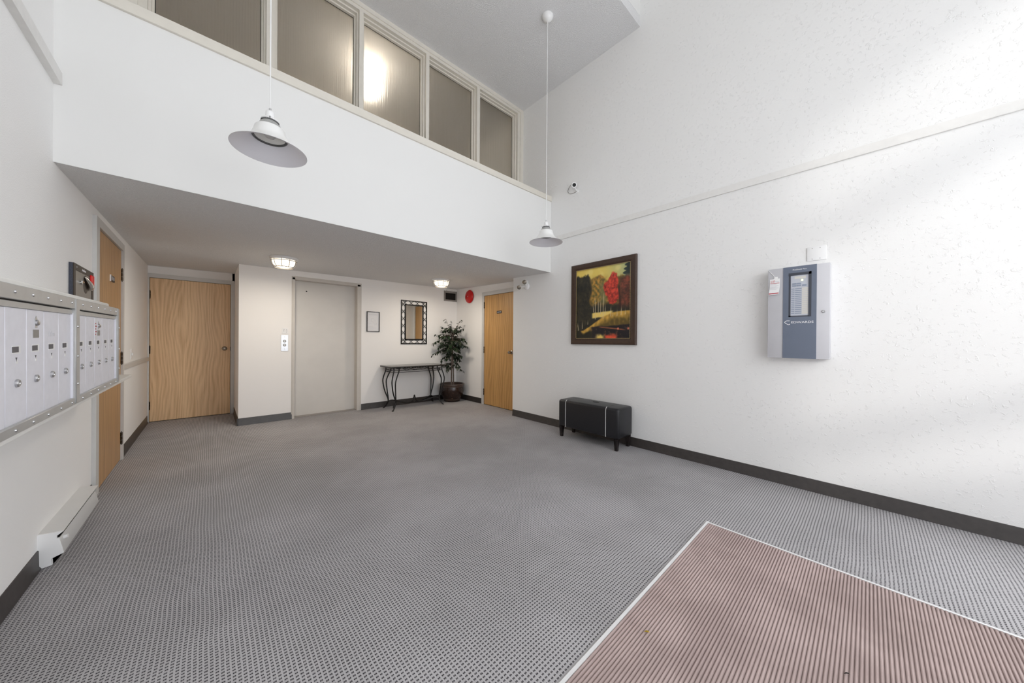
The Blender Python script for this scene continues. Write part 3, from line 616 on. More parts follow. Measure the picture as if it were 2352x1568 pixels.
# wrought-iron mirror
mi = on_back('wall_mirror', 'rectangular wall mirror in an open black iron lattice frame', 'mirror', 2.842, 1.522)
OW, OH, IW, IH = 0.252, 0.398, 0.176, 0.322
part('mirror_glass', 'mirror', mi, lambda b: box(b, -IW + 0.006, IW - 0.006, -IH + 0.006, IH - 0.006, 0.006, 0.012))
def _mf(b):
    for w, h, r in ((OW, OH, 0.0075), (IW, IH, 0.011)):
        for p, q in (((-w, -h), (w, -h)), ((w, -h), (w, h)), ((w, h), (-w, h)), ((-w, h), (-w, -h))):
            box(b, min(p[0], q[0]) - r, max(p[0], q[0]) + r, min(p[1], q[1]) - r, max(p[1], q[1]) + r, 0.004, 0.020)
part('mirror_frame', 'iron', mi, _mf)
def _ml(b):
    def wavy(f, n, L):
        for sgn in (1, -1): tube(b, [f(-L + 2 * L * i / 48, sgn * n(i / 48)) for i in range(49)], 0.0042, 6)
    gx = (OW + IW) / 2; hw = (OW - IW) / 2 - 0.004; gy = (OH + IH) / 2
    prof = lambda s: hw * math.cos(s * PI * 8)
    prof2 = lambda s: hw * math.cos(s * PI * 6)
    def sq(s, per):
        t_ = (s * per) % 1.0
        return hw * math.copysign(abs(math.cos(PI * t_)) ** 0.8, math.cos(PI * (s * per)))
    for sx_ in (-1, 1): wavy(lambda a, o: (sx_ * gx + o, a, 0.012), lambda s: sq(s, 6), OH - 0.006)
    for sy_ in (-1, 1): wavy(lambda a, o: (a, sy_ * gy + o, 0.012), lambda s: sq(s, 4), OW - 0.006)
part('mirror_lattice', 'iron', mi, _ml)
vt = on_back('vent_grille', 'grey framed dark vent grille in the upper corner by the red siren', 'vent', 3.635, 2.092)
part('vent_frame', 'ventgrey', vt, lambda b: (box(b, -0.155, -0.118, -0.104, 0.104, 0, 0.010, 0.002, 1), box(b, 0.118, 0.153, -0.104, 0.104, 0, 0.010, 0.002, 1), box(b, -0.118, 0.118, 0.064, 0.104, 0, 0.010, 0.002, 1), box(b, -0.118, 0.118, -0.104, -0.072, 0, 0.010, 0.002, 1)))
part('vent_back', 'ventdark', vt, lambda b: box(b, -0.12, 0.12, -0.074, 0.066, 0.0005, 0.002))
for k in range(9):
    part('louver', 'ventdark', vt, lambda b: prism(b, [(-0.066 + 0.0155 * k, 0.002), (-0.063 + 0.0155 * k, 0.002), (-0.056 + 0.0155 * k, 0.009), (-0.059 + 0.0155 * k, 0.009)], 0, -0.118, 0.118))
part('vent_top_strip', 'trimwhite', vt, lambda b: box(b, -0.10, 0.148, 0.104, 0.128, 0, 0.02))

# siren / bell on the alcove wall
sr = thing('fire_bell', 'round red fire bell on the side wall beside the vent grille', 'fire alarm', (XA, 5.352, 2.055), 'R')
part('bell_dome', 'red', sr, lambda b: lathe(b, [(0.128, 0.012), (0.130, 0.022), (0.122, 0.036), (0.098, 0.050), (0.06, 0.058), (0.02, 0.061), (0, 0.061)], 40))
part('bell_base', 'red', sr, lambda b: lathe(b, [(0, 0), (0.09, 0), (0.09, 0.02), (0, 0.02)], 28)); part('bell_screw', 'chrome', sr, lambda b: lathe(b, [(0.008, 0.060), (0.006, 0.065), (0, 0.066)], 12))

# ------------------------------------------------------------------ console table
ct = thing('console_table', 'black wrought iron console table with dark top under the mirror', 'console table', (2.725, 5.555, 0))
TH = 0.742
part('table_top', 'tabletop', ct, lambda b: box(b, -0.52, 0.52, -0.245, 0.245, TH - 0.016, TH, 0.004, 2))
part('top_edge', 'iron', ct, lambda b: (box(b, -0.524, 0.524, -0.250, -0.244, TH - 0.022, TH - 0.004), box(b, -0.524, 0.524, 0.244, 0.250, TH - 0.022, TH - 0.004), box(b, -0.524, -0.518, -0.244, 0.244, TH - 0.022, TH - 0.004), box(b, 0.518, 0.524, -0.244, 0.244, TH - 0.022, TH - 0.004)))
def catmull(P, n=8):
    P = [Vector(p) for p in P]; Q = [P[0] * 2 - P[1]] + P + [P[-1] * 2 - P[-2]]; out = []
    for i in range(1, len(Q) - 2):
        for k in range(n):
            s = k / n; a, b_, c, d = Q[i - 1], Q[i], Q[i + 1], Q[i + 2]
            out.append(0.5 * ((2 * b_) + (c - a) * s + (2 * a - 5 * b_ + 4 * c - d) * s * s + (3 * b_ - a - 3 * c + d) * s ** 3))
    return out + [P[-1]]
for sx_ in (-1, 1):
    for sy_ in (-1, 1):
        def leg(b):
            # a pair of bent rods that join above the foot
            for du in (0.0, 0.052):
                x0 = 0.455 - du * 1.7
                pts = [(sx_ * x0, sy_ * 0.17, TH - 0.018), (sx_ * x0, sy_ * 0.172, 0.66), (sx_ * (x0 + 0.030 + du * 0.3), sy_ * 0.190, 0.55), (sx_ * (x0 + 0.040 + du * 0.55), sy_ * 0.195, 0.46),
                       (sx_ * (x0 + 0.012 + du * 0.9), sy_ * 0.178, 0.30), (sx_ * (0.418 - du * 0.12), sy_ * 0.160, 0.16), (sx_ * (0.424 - du * 0.12), sy_ * 0.160, 0.10), (sx_ * 0.452, sy_ * 0.178, 0.03), (sx_ * 0.475, sy_ * 0.192, 0.008)]
                tube(b, catmull(pts), 0.0108, 8)
            lathe(b, [(0, 0), (0.018, 0), (0.017, 0.006), (0.010, 0.010), (0, 0.010)], 14, (sx_ * 0.478, sy_ * 0.194, 0))
        part('leg', 'iron', ct, leg)
def _ap(b):
    for sy_ in (-1, 1):
        for z in (0.672, 0.640): box(b, -0.455, 0.455, sy_ * 0.170 - 0.005, sy_ * 0.170 + 0.005, z - 0.004, z + 0.004)
        for s2 in (0, PI): tube(b, [(-0.30 + 0.60 * i / 40, sy_ * 0.170, 0.699 + 0.023 * math.sin(PI * 4 * i / 40 + s2)) for i in range(41)], 0.0042, 6)
    for sx_ in (-1, 1):
        for z in (0.672, 0.640): box(b, sx_ * 0.455 - 0.005, sx_ * 0.455 + 0.005, -0.17, 0.17, z - 0.004, z + 0.004)
part('apron', 'iron', ct, _ap)
def _stx(b):
    for s2 in (-1, 1):
        tube(b, catmull([(s2 * 0.452, -0.155, 0.04), (s2 * 0.43, -0.13, 0.115), (s2 * 0.36, -0.09, 0.135), (s2 * 0.25, -0.045, 0.105), (s2 * 0.10, -0.010, 0.075), (s2 * 0.035, 0, 0.105), (s2 * 0.010, 0, 0.165), (0, 0, 0.185)]), 0.0105, 8)
        tube(b, catmull([(s2 * 0.452, 0.155, 0.04), (s2 * 0.43, 0.13, 0.115), (s2 * 0.36, 0.09, 0.135), (s2 * 0.25, 0.045, 0.105), (s2 * 0.10, 0.010, 0.075), (s2 * 0.02, 0, 0.080)]), 0.0105, 8)
    uvsphere(b, (0, 0, 0.19), 0.016, 12)
part('stretcher', 'iron', ct, _stx)

# ------------------------------------------------------------------ potted ficus
pl = thing('potted_ficus', 'artificial ficus tree in a dark glazed pot in the corner', 'potted plant', (3.520, 5.560, 0))
part('pot', 'potdark', pl, lambda b: lathe(b, [(0, 0), (0.150, 0), (0.158, 0.010), (0.156, 0.030), (0.162, 0.045), (0.190, 0.085), (0.218, 0.145), (0.232, 0.205), (0.231, 0.250), (0.222, 0.285), (0.205, 0.285), (0.19, 0.25), (0, 0.25)], 44))
part('pot_rim', 'potrim', pl, lambda b: lathe(b, [(0.222, 0.282), (0.229, 0.292), (0.226, 0.304), (0.230, 0.318), (0.240, 0.330), (0.238, 0.343), (0.226, 0.346), (0.214, 0.338), (0.208, 0.282)], 44, close=True))
part('pot_foot', 'potrim', pl, lambda b: torus(b, 0.160, 0.008, (0, 0, 0.042), 44, 8))
part('soil', 'soil', pl, lambda b: lathe(b, [(0.213, 0.262), (0.12, 0.270), (0, 0.272)], 32))
rn = random.Random(11)
trunks = [[(-0.03, -0.02, 0.26), (-0.028, -0.02, 0.55), (-0.012, -0.006, 0.85), (-0.012, 0.0, 1.10), (0.0, 0.0, 1.32)], [(0.035, 0.01, 0.26), (0.030, 0.005, 0.55), (0.018, 0.008, 0.85), (0.012, 0.0, 1.05), (0.02, -0.01, 1.25)]]
for tr in trunks: part('trunk', 'bark', pl, lambda b: tube(b, catmull(tr, 6), [0.015 - 0.010 * i / 24 for i in range(25)], 8))
leafbm = B(); brbm = B()
def leaf(b, p, d, L):
    d = d.normalized(); side = d.cross(Vector((rn.uniform(-.5, .5), rn.uniform(-.5, .5), 1))).normalized(); up = side.cross(d)
    w = L * rn.uniform(0.20, 0.27); pts = []
    for s, q in ((0, 0), (0.22, 0.75), (0.5, 1.0), (0.78, 0.6), (1, 0)):
        c = p + d * (L * s) - up * (0.16 * L * s * s)
        pts.append((c, q))
    v0 = b.verts.new(pts[0][0]); vl = []
    for c, q in pts[1:-1]: vl.append((b.verts.new(c + side * w * q + up * w * 0.25 * q), b.verts.new(c), b.verts.new(c - side * w * q + up * w * 0.25 * q)))
    v1 = b.verts.new(pts[-1][0])
    b.faces.new((v0, vl[0][1], vl[0][0])); b.faces.new((v0, vl[0][2], vl[0][1]))
    for i in range(2):
        for k in range(2): b.faces.new((vl[i][k], vl[i][k + 1], vl[i + 1][k + 1], vl[i + 1][k]))
    b.faces.new((vl[2][0], vl[2][1], v1)); b.faces.new((vl[2][1], vl[2][2], v1))
def branch(z, a, reach, rise, droop, nleaf, L):
    base_ = Vector((0.0, 0.0, z)); dirh = Vector((math.cos(a), math.sin(a), 0)); pts = []
    for i in range(9):
        s = i / 8; pts.append(base_ + dirh * reach * s + Vector((0, 0, rise * s - droop * s * s)))
    tube(brbm, pts, [0.0045 * (1 - 0.75 * i / 8) for i in range(9)], 5)
    for k in range(nleaf):
        s = 0.25 + 0.75 * (k + rn.random()) / nleaf; i = min(int(s * 8), 7); p = pts[i].lerp(pts[i + 1], s * 8 - i)
        tang = (pts[i + 1] - pts[i]).normalized(); az = rn.uniform(0, 2 * PI)
        d = tang * 0.6 + Vector((math.cos(az), math.sin(az), 0)) * 0.8 + Vector((0, 0, rn.uniform(-1.1, 0.1)))
        leaf(leafbm, p, d, L * rn.uniform(0.75, 1.15))
def ring_(zlo, zhi, n, reach, rise, droop, nleaf, L):
    for k in range(n):
        a = 2 * PI * (k + rn.random() * 0.7) / n; R_ = reach * rn.uniform(0.75, 1.1)
        # the corner keeps the branches short towards the two walls
        m_ = min(R_, (0.16 / max(math.sin(a), 1e-3)) if math.sin(a) > 0 else 9, (0.15 / max(math.cos(a), 1e-3)) if math.cos(a) > 0 else 9)
        branch(rn.uniform(zlo, zhi), a, m_, rise * rn.uniform(0.7, 1.2), droop * rn.uniform(0.7, 1.2), nleaf, L)
ring_(0.62, 0.80, 10, 0.27, 0.14, 0.22, 12, 0.068)
ring_(0.84, 1.00, 12, 0.22, 0.14, 0.18, 18, 0.068)
ring_(0.98, 1.16, 22, 0.36, 0.24, 0.24, 22, 0.072)
ring_(1.08, 1.26, 16, 0.38, 0.26, 0.18, 18, 0.070)
ring_(1.24, 1.36, 12, 0.24, 0.24, 0.12, 14, 0.064)
for a, z, R_, rise in ((3.6, 1.26, 0.26, 0.42), (1.6, 1.30, 0.08, 0.36), (5.6, 1.28, 0.17, 0.40), (5.0, 1.26, 0.12, 0.30), (3.0, 1.16, 0.36, 0.22), (6.1, 1.14, 0.15, 0.26)):
    branch(z, a, R_, rise, 0.08, 11, 0.062)
br = obj('branches', brbm, 'bark', pl); lf = obj('foliage', leafbm, 'leaf', pl, smooth=True, ang=70); lf['kind'] = 'stuff'

# ------------------------------------------------------------------ bench
bn = thing('storage_bench', 'black leather storage bench with two pale piping stripes under the painting', 'bench', (3.392, 2.233, 0))   # x depth, y length
def _bb(b): box(b, -0.160, 0.152, -0.418, 0.412, 0.128, 0.462, 0.030, 4)
part('bench_body', 'leather', bn, _bb)
for yy in (0.295, -0.262):
    def pp(b):
        pts = [(-0.158, yy, 0.135), (-0.1618, yy, 0.16), (-0.1618, yy, 0.42), (-0.158, yy, 0.442), (-0.150, yy, 0.455), (-0.134, yy, 0.4630)]
        tube(b, pts, 0.0042, 8)
    part('piping', 'piping', bn, pp)['label'] = 'pale grey piping stripe'
    part('top_seam', 'black', bn, lambda b: tube(b, [(-0.134, yy, 0.4618), (0.125, yy, 0.4618)], 0.0012, 6))
for sx_ in (-1, 1):
    for sy_ in (-1, 1):
        part('leg', 'legwood', bn, lambda b: [b.faces.new([b.verts.new(p) for p in q]) for q in [
            [(sx_ * 0.124 - 0.004 - w0, sy_ * 0.378 - w0, z0), (sx_ * 0.124 - 0.004 + w0, sy_ * 0.378 - w0, z0), (sx_ * 0.124 - 0.004 + w0, sy_ * 0.378 + w0, z0), (sx_ * 0.124 - 0.004 - w0, sy_ * 0.378 + w0, z0)] for w0, z0 in ((0.015, 0.0), (0.023, 0.130))]] and bmesh.ops.convex_hull(b, input=b.verts[:]))
part('lid_pull', 'black', bn, lambda b: lathe(b, [(0.045, 0.4615), (0.040, 0.4645), (0.030, 0.4630), (0, 0.4625)], 24, (0.02, -0.02, 0), sx=0.55))

# ------------------------------------------------------------------ painting
pt = thing('framed_painting', 'autumn forest painting with a red tree, in a brown frame above the bench', 'painting', (XR, 2.2335, 1.6685), 'R')
PW, PH, FR = 0.452, 0.516, 0.070
def _pf(b):
    # mitred moulding: outer lip high, sloping to the canvas
    o = [(-PW, -PH), (PW, -PH), (PW, PH), (-PW, PH)]
    prof = [(0.0, 0.0), (0.0, 0.030), (0.010, 0.036), (0.045, 0.030), (0.066, 0.020), (0.072, 0.020), (0.072, 0.006)]
    L = [[b.verts.new((sx_ * (PW - q[0]), sy_ * (PH - q[0]), q[1])) for q in prof] for sx_, sy_ in ((-1, -1), (1, -1), (1, 1), (-1, 1))]
    for i in range(4):
        for j in range(len(prof) - 1): b.faces.new((L[i][j], L[(i + 1) % 4][j], L[(i + 1) % 4][j + 1], L[i][j + 1]))
part('picture_frame', 'frame_pic', pt, _pf, ang=20)
def _pb(b):
    w, h = PW - 0.076, PH - 0.076
    for k in range(62):
        for sy_ in (-1, 1): uvsphere(b, (-w + 2 * w * (k + 0.5) / 62, sy_ * h, 0.021), 0.0048, 6)
    for k in range(72):
        for sx_ in (-1, 1): uvsphere(b, (sx_ * w, -h + 2 * h * (k + 0.5) / 72, 0.021), 0.0048, 6)
o = part('bead_moulding', 'gold', pt, _pb); o['kind'] = 'stuff'; o['label'] = 'thin gold bead moulding'
def nz(u, v, s, o=0.0): return mnoise.noise(Vector((u * s, v * s, o)))
def lerp3(a, b, f):
    f = max(0.0, min(1.0, f)); return tuple(a[i] + (b[i] - a[i]) * f for i in range(3))
def sst(x, a, b):
    x = max(0.0, min(1.0, (x - a) / (b - a))); return x * x * (3 - 2 * x)
def paint(u, v):
    n1 = nz(u, v, 9); n2 = nz(u, v, 24, 3); n3 = nz(u, v, 55, 7); nn = 0.55 * n1 + 0.5 * n2 + 0.4 * n3
    c = lerp3((226, 198, 96), (176, 182, 128), sst(u + 0.25 * (v - 0.9), 0.45, 1.0))                                   # sky
    c = lerp3(c, (240, 222, 140), 0.5 * sst(n1, 0, 0.6))
    top = 0.885 + 0.03 * math.sin(u * 17) - 0.05 * sst(u, 0.35, 0.6) + 0.035 * nn                                     # far golden trees
    c = lerp3(c, lerp3((96, 76, 34), (178, 132, 56), 0.5 + 0.9 * nn), sst(top - v, 0, 0.03))
    g = sst(0.20 - abs(u - 0.45), 0, 0.1) * sst(0.25 - abs(v - 0.66), 0, 0.14)
    c = lerp3(c, lerp3((92, 88, 44), (206, 150, 60), 0.5 + 1.1 * n2 + 0.4 * n3), 0.8 * g)
    c = lerp3(c, (112, 112, 74), 0.7 * sst(0.09 - abs(u - 0.52), 0, 0.07) * sst(0.2 - abs(v - 0.62), 0, 0.1))
    if v < 0.56: c = lerp3(c, (24, 28, 26), 0.9 * sst(0.52 + 0.05 * n1 - v, 0, 0.09))                                    # dark under the trees
    br = sst(u + 0.03 * nn, 0.74, 0.86) * sst(0.845 + 0.04 * nn - v, 0, 0.05) * sst(v, 0.36, 0.5)
    c = lerp3(c, lerp3((58, 34, 24), (142, 70, 48), 0.5 + 1.0 * nn), br)
    dr = ((u - 0.685 - 0.03 * math.sin(v * 16)) / (0.125 + 0.03 * n1)) ** 2 + ((v - 0.68) / 0.215) ** 2                  # the red tree
    c = lerp3(c, lerp3((120, 26, 20), (222, 74, 52), 0.62 + 0.9 * n2 + 0.5 * n3), sst(1.12 + 0.3 * nn - dr, 0, 0.25))
    c = lerp3(c, (44, 20, 18), 0.75 * sst(0.03 - abs(u - 0.81 + 0.1 * (v - 0.6)), 0, 0.03) * sst(0.2 - abs(v - 0.56), 0, 0.08))
    lt = 0.925 + 0.03 * nz(u, 0, 14) - 0.10 * sst(u, 0.22, 0.34)
    dl = sst(0.315 + 0.035 * nn - u + 0.02 * math.sin(v * 20), 0, 0.05) * sst(lt + 0.03 * nn - v, 0, 0.04)               # dark stand at left
    c = lerp3(c, lerp3((16, 19, 14), (70, 60, 40), 0.36 + 0.75 * nn), dl)
    md = sst(0.045 + 0.01 * n1 - abs(v - 0.335 - 0.05 * (u - 0.5)), 0, 0.02) * sst(u, 0.30, 0.34) * sst(0.72 - u, 0, 0.06)
    c = lerp3(c, (238, 206, 112), md)
    gv = 0.10 + 0.235 * sst(u, 0.0, 0.75) + 0.04 * u + 0.012 * n1                                                        # grassy bank
    bk = sst(gv + 0.005 - v, 0, 0.02)
    c = lerp3(c, lerp3((96, 78, 34), (214, 166, 70), sst(v - gv + 0.13, 0, 0.10) * 0.85 + 0.4 * n2), bk)
    pv = 0.185 + 0.03 * (u - 0.5) + 0.012 * n1
    pd = sst(pv - v, 0, 0.02) * sst(u, 0.27, 0.34) * sst(1.25 - u, 0, 0.1)
    c = lerp3(c, lerp3((24, 20, 26), (88, 62, 50), sst(nn, 0.1, 0.6)), pd)
    lo = sst(0.11 + 0.05 * n1 - v + 0.05 * (0.3 - u), 0, 0.04) * sst(0.36 - u, 0, 0.08)
    c = lerp3(c, (30, 30, 18), lo)
    rf = sst(0.085 + 0.02 * n2 - v, 0, 0.06)
    c = lerp3(c, (236, 204, 108), rf * sst(0.11 - abs(u - 0.47), 0, 0.08))
    c = lerp3(c, (228, 84, 52), rf * sst(0.13 - abs(u - 0.665), 0, 0.06)); c = lerp3(c, (206, 120, 76), 0.7 * sst(0.012 - abs(v - 0.15 + 0.10 * (u - 0.6)), 0, 0.01) * sst(u, 0.42, 0.5) * sst(0.95 - u, 0, 0.1))
    for (ru, rv) in ((0.79, 0.135), (0.96, 0.135)): c = lerp3(c, (226, 128, 96), sst(0.022 - math.hypot(u - ru, v - rv), 0, 0.014))
    for (tu, t0, t1, sl) in ((0.345, .37, .52, -.05), (0.385, .27, .62, -.03), (0.435, .34, .58, 0), (0.478, .34, .56, 0), (0.525, .27, .66, .03), (0.565, .34, .5, 0), (0.665, .30, .47, .02), (0.70, .3, .4, 0), (0.77, .30, .42, .03), (0.84, .31, .46, .03), (0.91, .32, .42, 0), (0.045, .12, .27, -.08), (0.13, .14, .28, -.04), (0.24, .2, .3, 0)):
        if t0 < v < t1: c = lerp3(c, (216, 198, 160), 0.85 * sst(0.0075 - abs(u - tu - sl * (v - t0)), 0, 0.005) * sst(t1 - v, 0, 0.1))
    nl = sst(u - 0.93 + 0.05 * abs(math.sin(v * 60)) - 0.3 * (v - 0.95), 0, 0.02) * sst(v, 0.80, 0.86)
    c = lerp3(c, (40, 52, 48), nl)
    return c
NU, NV = 110, 130; CW, CH = PW - 0.070, PH - 0.070
vs = []; cols = []; fs = []
for j in range(NV + 1):
    for i in range(NU + 1):
        vs.append((-CW + 2 * CW * i / NU, -CH + 2 * CH * j / NV, 0.012)); c = paint(i / NU, j / NV); cols += [*srgb(*[max(0, min(255, q)) for q in c])]
for j in range(NV):
    for i in range(NU): k = j * (NU + 1) + i; fs.append((k, k + 1, k + NU + 2, k + NU + 1))
me = bpy.data.meshes.new('canvas'); me.from_pydata(vs, [], fs); at_ = me.color_attributes.new('paint', 'FLOAT_COLOR', 'POINT'); at_.data.foreach_set('color', cols); me.materials.append(M['painting'])
cv = bpy.data.objects.new('canvas', me); COL.objects.link(cv); cv.parent = pt

# ------------------------------------------------------------------ fire alarm panel
fp = thing('fire_alarm_panel', 'grey and slate blue fire alarm control panel on the right wall', 'alarm panel', (XR, 0.392, 1.435), 'R')
HW, HH, DP = 0.189, 0.369, 0.100
part('cabinet', 'panelgrey', fp, lambda b: box(b, -HW, HW, -HH, HH, 0.0, DP, 0.003, 2))
u0, u1 = -0.089, 0.114                       # blue centre strip
a0, a1, v0, v1 = -0.054, 0.084, -0.036, 0.317   # its window
part('centre_strip', 'panelblue', fp, lambda b: (box(b, u0, a0, -HH, HH, DP, DP + 0.004), box(b, a1, u1, -HH, HH, DP, DP + 0.004), box(b, a0, a1, v1, HH, DP, DP + 0.004), box(b, a0, a1, -HH, v0, DP, DP + 0.004)))
part('window_bezel', 'paneldark', fp, lambda b: (box(b, a0, a0 + 0.013, v0, v1, DP, DP + 0.0025), box(b, a1 - 0.016, a1, v0, v1, DP, DP + 0.007), box(b, a0, a1, v1 - 0.020, v1, DP, DP + 0.007), box(b, a0, a1, v0, v0 + 0.010, DP, DP + 0.0025)))
dp = part('display_face', 'display', fp, lambda b: box(b, a0 + 0.013, a1 - 0.016, v0 + 0.010, v1 - 0.020, DP, DP + 0.0012))
part('screen', 'lbl_white', dp, lambda b: box(b, a0 + 0.036, a1 - 0.034, 0.268, 0.288, DP + 0.0012, DP + 0.002))
part('status_light', 'led', dp, lambda b: lathe(b, [(0.007, 0), (0.005, 0.004), (0, 0.005)], 14, (a0 + 0.082, 0.255, DP + 0.0012)))['label'] = 'lit yellow status light'
for k in range(5): part('key_button', 'lbl_blue', dp, lambda b: box(b, (a0 + 0.022, a0 + 0.050, a0 + 0.083)[min(k // 2 + (k == 0), 2) if k else 0], (a0 + 0.022, a0 + 0.050, a0 + 0.083)[min(k // 2 + (k == 0), 2) if k else 0] + 0.026, 0.208 + 0.016 * (k % 2), 0.219 + 0.016 * (k % 2), DP + 0.0012, DP + 0.0035, 0.0008, 1))
for k in range(14):
    z = 0.186 - 0.0151 * k
    part('zone_label', 'lbl_blue', dp, lambda b: (box(b, a0 + 0.016, a0 + 0.036, z, z + 0.0055, DP + 0.0012, DP + 0.002), box(b, a0 + 0.039, a0 + 0.079, z, z + 0.0055, DP + 0.0012, DP + 0.002)))
    part('zone_card', 'lbl_white', dp, lambda b: box(b, a0 + 0.081, a0 + 0.119, z - 0.003, z + 0.0095, DP + 0.0012, DP + 0.0022))
text('model_lettering', 'FireShield Plus', 0.0145, 'logo', fp, (0.012, 0.342, DP + 0.0045), 'CENTER')
lg = text('maker_lettering', 'EDWARDS', 0.0235, 'logo', fp, (0.030, -0.080, DP + 0.0045), 'CENTER', sx=1.22)
part('maker_emblem', 'logo', fp, lambda b: (tube(b, catmull([(-0.045, -0.067, DP + 0.0048), (-0.066, -0.067, DP + 0.0048), (-0.077, -0.078, DP + 0.0048), (-0.066, -0.090, DP + 0.0048), (-0.052, -0.098, DP + 0.0048), (-0.043, -0.092, DP + 0.0048)], 5), 0.0022, 6)))
part('panel_lock', 'steel', fp, lambda b: lathe(b, [(0.011, 0), (0.011, 0.005), (0.008, 0.008), (0.004, 0.008), (0, 0.006)], 20, (0.155, -0.002, DP)))
tg = thing('inspection_tag', 'white and red inspection tag hung on the alarm panel', 'tag', (XR - DP - 0.003, 0.535, 1.652), 'R')
def _tp(b):
    n = 6; W3 = 0.033
    def P(s): return -W3 * 1.0 - 0.006 * sst(s, 0.5, 1), 0.066 - 0.130 * s, 0.001 + 0.010 * s * s
    A = []
    for i in range(n + 1):
        x0, y0, z0 = P(i / n); A.append([b.verts.new((x0, y0, z0)), b.verts.new((x0 + 2 * W3, y0 + 0.003, z0)), b.verts.new((x0 + 2 * W3, y0 + 0.003, z0 + 0.0006)), b.verts.new((x0, y0, z0 + 0.0006))])
    for i in range(n):
        for k in range(4): b.faces.new((A[i][k], A[i][(k + 1) % 4], A[i + 1][(k + 1) % 4], A[i + 1][k]))
    b.faces.new(A[0]); b.faces.new(A[n][::-1])
part('tag_card', 'white', tg, _tp)
part('tag_tab', 'white', tg, lambda b: box(b, -0.004, 0.020, 0.066, 0.084, 0.0008, 0.0016))
part('tag_bands', 'redprint', tg, lambda b: (box(b, -0.031, 0.030, 0.0300, 0.0335, 0.0028, 0.0036), prism(b, [(-0.0375, -0.0585), (0.026, -0.0555), (0.026, -0.0475), (-0.0375, -0.0505)], 2, 0.0105, 0.0112)))
text('tag_lettering', 'US', 0.024, 'redprint', tg, (-0.030, 0.046, 0.0023), 'LEFT', shear=0.3)
part('tag_print', 'lightmark', tg, lambda b: (box(b, 0.000, 0.028, 0.042, 0.047, 0.0018, 0.0024), [box(b, -0.030, 0.012 + 0.014 * (k % 2), 0.020 - 0.010 * k, 0.0225 - 0.010 * k, 0.0022 + 0.0013 * k, 0.0040 + 0.0013 * k) for k in range(5)]))
part('tag_string', 'white', tg, lambda b: tube(b, [(0.004, 0.080, 0.0015), (-0.045, 0.148, 0.001)], 0.0014, 6))
bp = thing('blank_plate', 'blank white cover plate on the right wall above the alarm panel', 'cover plate', (XR, 0.288, 1.905), 'R')
part('plate_face', 'white', bp, lambda b: box(b, -0.057, 0.057, -0.055, 0.055, 0, 0.009, 0.002, 2))
part('plate_screws', 'ventgrey', bp, lambda b: [lathe(b, [(0.003, 0), (0.002, 0.001), (0, 0.001)], 10, (uu, vv, 0.009)) for uu in (-0.026, 0.020) for vv in (-0.042, 0.042)])

# ------------------------------------------------------------------ security camera, emergency light
sc_ = thing('security_camera', 'small white security camera with looped cable high on the right wall', 'security camera', (XR, 2.625, 3.16), 'R')
part('mount_arm', 'white', sc_, lambda b: (tube(b, [(0.006, 0.010, 0.004), (0.0, 0.035, 0.045)], 0.008, 10), lathe(b, [(0.022, 0), (0.020, 0.006), (0, 0.008)], 20, (0.006, 0.008, 0))))
def _cb(b):
    d = Vector((0.62, -0.16, 0.77)).normalized(); c = Vector((0.0, 0.066, 0.066))
    q = d.to_track_quat('Z', 'Y').to_matrix()
    v0_ = len(b.verts); lathe(b, [(0, -0.05), (0.025, -0.048), (0.035, -0.036), (0.037, 0.012), (0.033, 0.022), (0, 0.022)], 24); b.verts.ensure_lookup_table()
    for vv in b.verts: vv.co = q @ vv.co + c
part('camera_body', 'white', sc_, _cb)
def _cl(b):
    d = Vector((0.62, -0.16, 0.77)).normalized(); c = Vector((0.0, 0.066, 0.066)) + d * 0.0215; q = d.to_track_quat('Z', 'Y').to_matrix()
    lathe(b, [(0.024, 0), (0.022, 0.003), (0, 0.004)], 22)
    for vv in b.verts: vv.co = q @ vv.co + c
part('camera_lens', 'black', sc_, _cl)
part('cable', 'ventgrey', sc_, lambda b: tube(b, catmull([(-0.02, 0.095, 0.05), (-0.07, 0.115, 0.03), (-0.13, 0.095, 0.008), (-0.15, 0.055, 0.004), (-0.12, 0.015, 0.004), (-0.06, 0.002, 0.005), (0.0, 0.008, 0.006)]), 0.0032, 6))
em = thing('emergency_light', 'two headed emergency lamp on the right wall beside the alcove door', 'emergency light', (XR, 3.54, 2.03), 'R')
part('mount_base', 'white', em, lambda b: (lathe(b, [(0.048, 0), (0.046, 0.016), (0.030, 0.026), (0, 0.028)], 24, (0, -0.01, 0)), box(b, -0.045, 0.02, 0.02, 0.075, 0, 0.02, 0.003, 1)))
def head(px, py, pz, d):
    h = None
    d = Vector(d).normalized(); q = d.to_track_quat('Z', 'Y').to_matrix(); c = Vector((px, py, pz))
    def shell(b):
        lathe(b, [(0, -0.045), (0.02, -0.042), (0.032, -0.02), (0.037, 0.008), (0.034, 0.008), (0.028, -0.012), (0, -0.02)], 24)
        for vv in b.verts: vv.co = q @ vv.co + c
    h = part('lamp_head', 'lens', em, shell)
    def gl(b):
        lathe(b, [(0.0335, 0.006), (0.02, 0.010), (0, 0.011)], 24)
        for vv in b.verts: vv.co = q @ vv.co + c
    part('lamp_lens', 'nickel', h, gl)
    return h
head(-0.105, -0.018, 0.070, (0.55, -0.25, 0.8)); head(0.004, 0.048, 0.062, (0.5, -0.2, 0.85))
part('head_arm', 'white', em, lambda b: (tube(b, [(-0.02, -0.01, 0.02), (-0.085, -0.012, 0.052)], 0.009, 10), tube(b, [(0, 0.0, 0.02), (0.002, 0.03, 0.04)], 0.009, 10)))

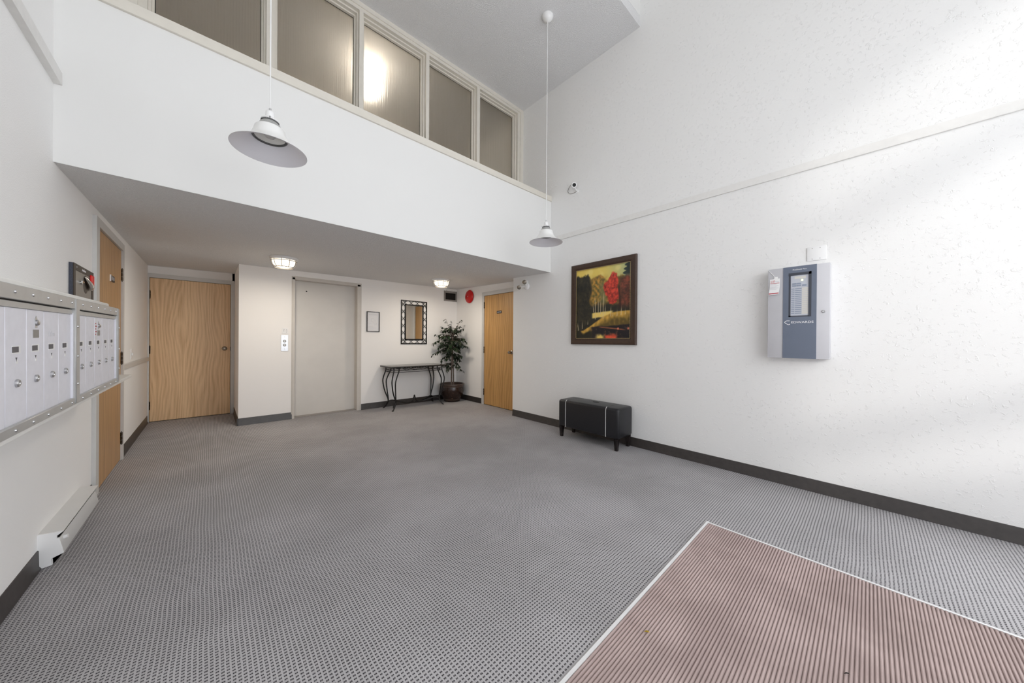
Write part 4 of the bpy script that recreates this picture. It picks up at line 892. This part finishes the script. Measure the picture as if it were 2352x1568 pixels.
# ------------------------------------------------------------------ entrance mat and scraps
mt = thing('entrance_mat', 'pinkish brown ribbed entrance mat with white edging on the carpet', 'mat', (0, 0, 0))
MX0, MX1, MY_0, MY_1 = 0.15, 2.420, -1.35, 0.724; EW = 0.020
def _mm(b):
    pitch = 0.0125; n = int((MY_1 - EW - MY_0) / pitch); prof = []
    for k in range(n):
        y0 = MY_1 - EW - k * pitch
        prof += [(y0, 0.0065), (y0 - 0.0022, 0.0105), (y0 - 0.0050, 0.0118), (y0 - 0.0078, 0.0105)]
    prof.append((MY_1 - EW - n * pitch, 0.0065))
    A = [b.verts.new((MX0, p[0], p[1])) for p in prof]; C = [b.verts.new((MX1 - EW, p[0], p[1])) for p in prof]
    for i in range(len(prof) - 1): b.faces.new((A[i], C[i], C[i + 1], A[i + 1]))
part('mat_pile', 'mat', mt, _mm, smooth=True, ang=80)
part('mat_base', 'black', mt, lambda b: box(b, MX0, MX1 - EW, MY_0, MY_1 - EW, 0.0005, 0.006))
part('edging_strip', 'matedge', mt, lambda b: prism(b, [(MY_1 - EW, 0.0005), (MY_1, 0.0005), (MY_1 - 0.003, 0.008), (MY_1 - 0.008, 0.0125), (MY_1 - EW, 0.0125)], 0, MX0, MX1))
part('edging_strip', 'matedge', mt, lambda b: prism(b, [(MX1 - EW, 0.0005), (MX1, 0.0005), (MX1 - 0.003, 0.008), (MX1 - 0.008, 0.0125), (MX1 - EW, 0.0125)], 1, MY_0, MY_1 - EW))
def scrap(name, m, c, ang, L, w, label, cat):
    def f(b):
        n = 6; A = []
        for i in range(n + 1):
            s = i / n; q = w * math.sin(PI * min(max(s, 0.04), 0.96)); x0 = (s - 0.5) * L
            for sd in (-1, 1):
                A.append(b.verts.new((x0, sd * q, 0.004 * (1 - (2 * s - 1) ** 2) + 0.0015 * abs(sd))))
        for i in range(n): b.faces.new((A[2 * i], A[2 * i + 1], A[2 * i + 3], A[2 * i + 2]))
        r = bmesh.ops.solidify(b, geom=b.faces[:], thickness=0.0008)
    bm = B(); f(bm); o = obj(name, bm, m, None); o.location = (c[0], c[1], 0.0122); o.rotation_euler = (0, 0, ang); tag(o, label, cat); return o
scrap('fallen_leaf', 'yellowleaf', (1.309, 0.602), -0.9, 0.022, 0.0045, 'tiny yellow leaf scrap lying on the mat', 'leaf')
scrap('dark_scrap', 'darkscrap', (1.674, 0.045), -0.9, 0.020, 0.003, 'tiny dark scrap on the mat near the bottom edge', 'litter')
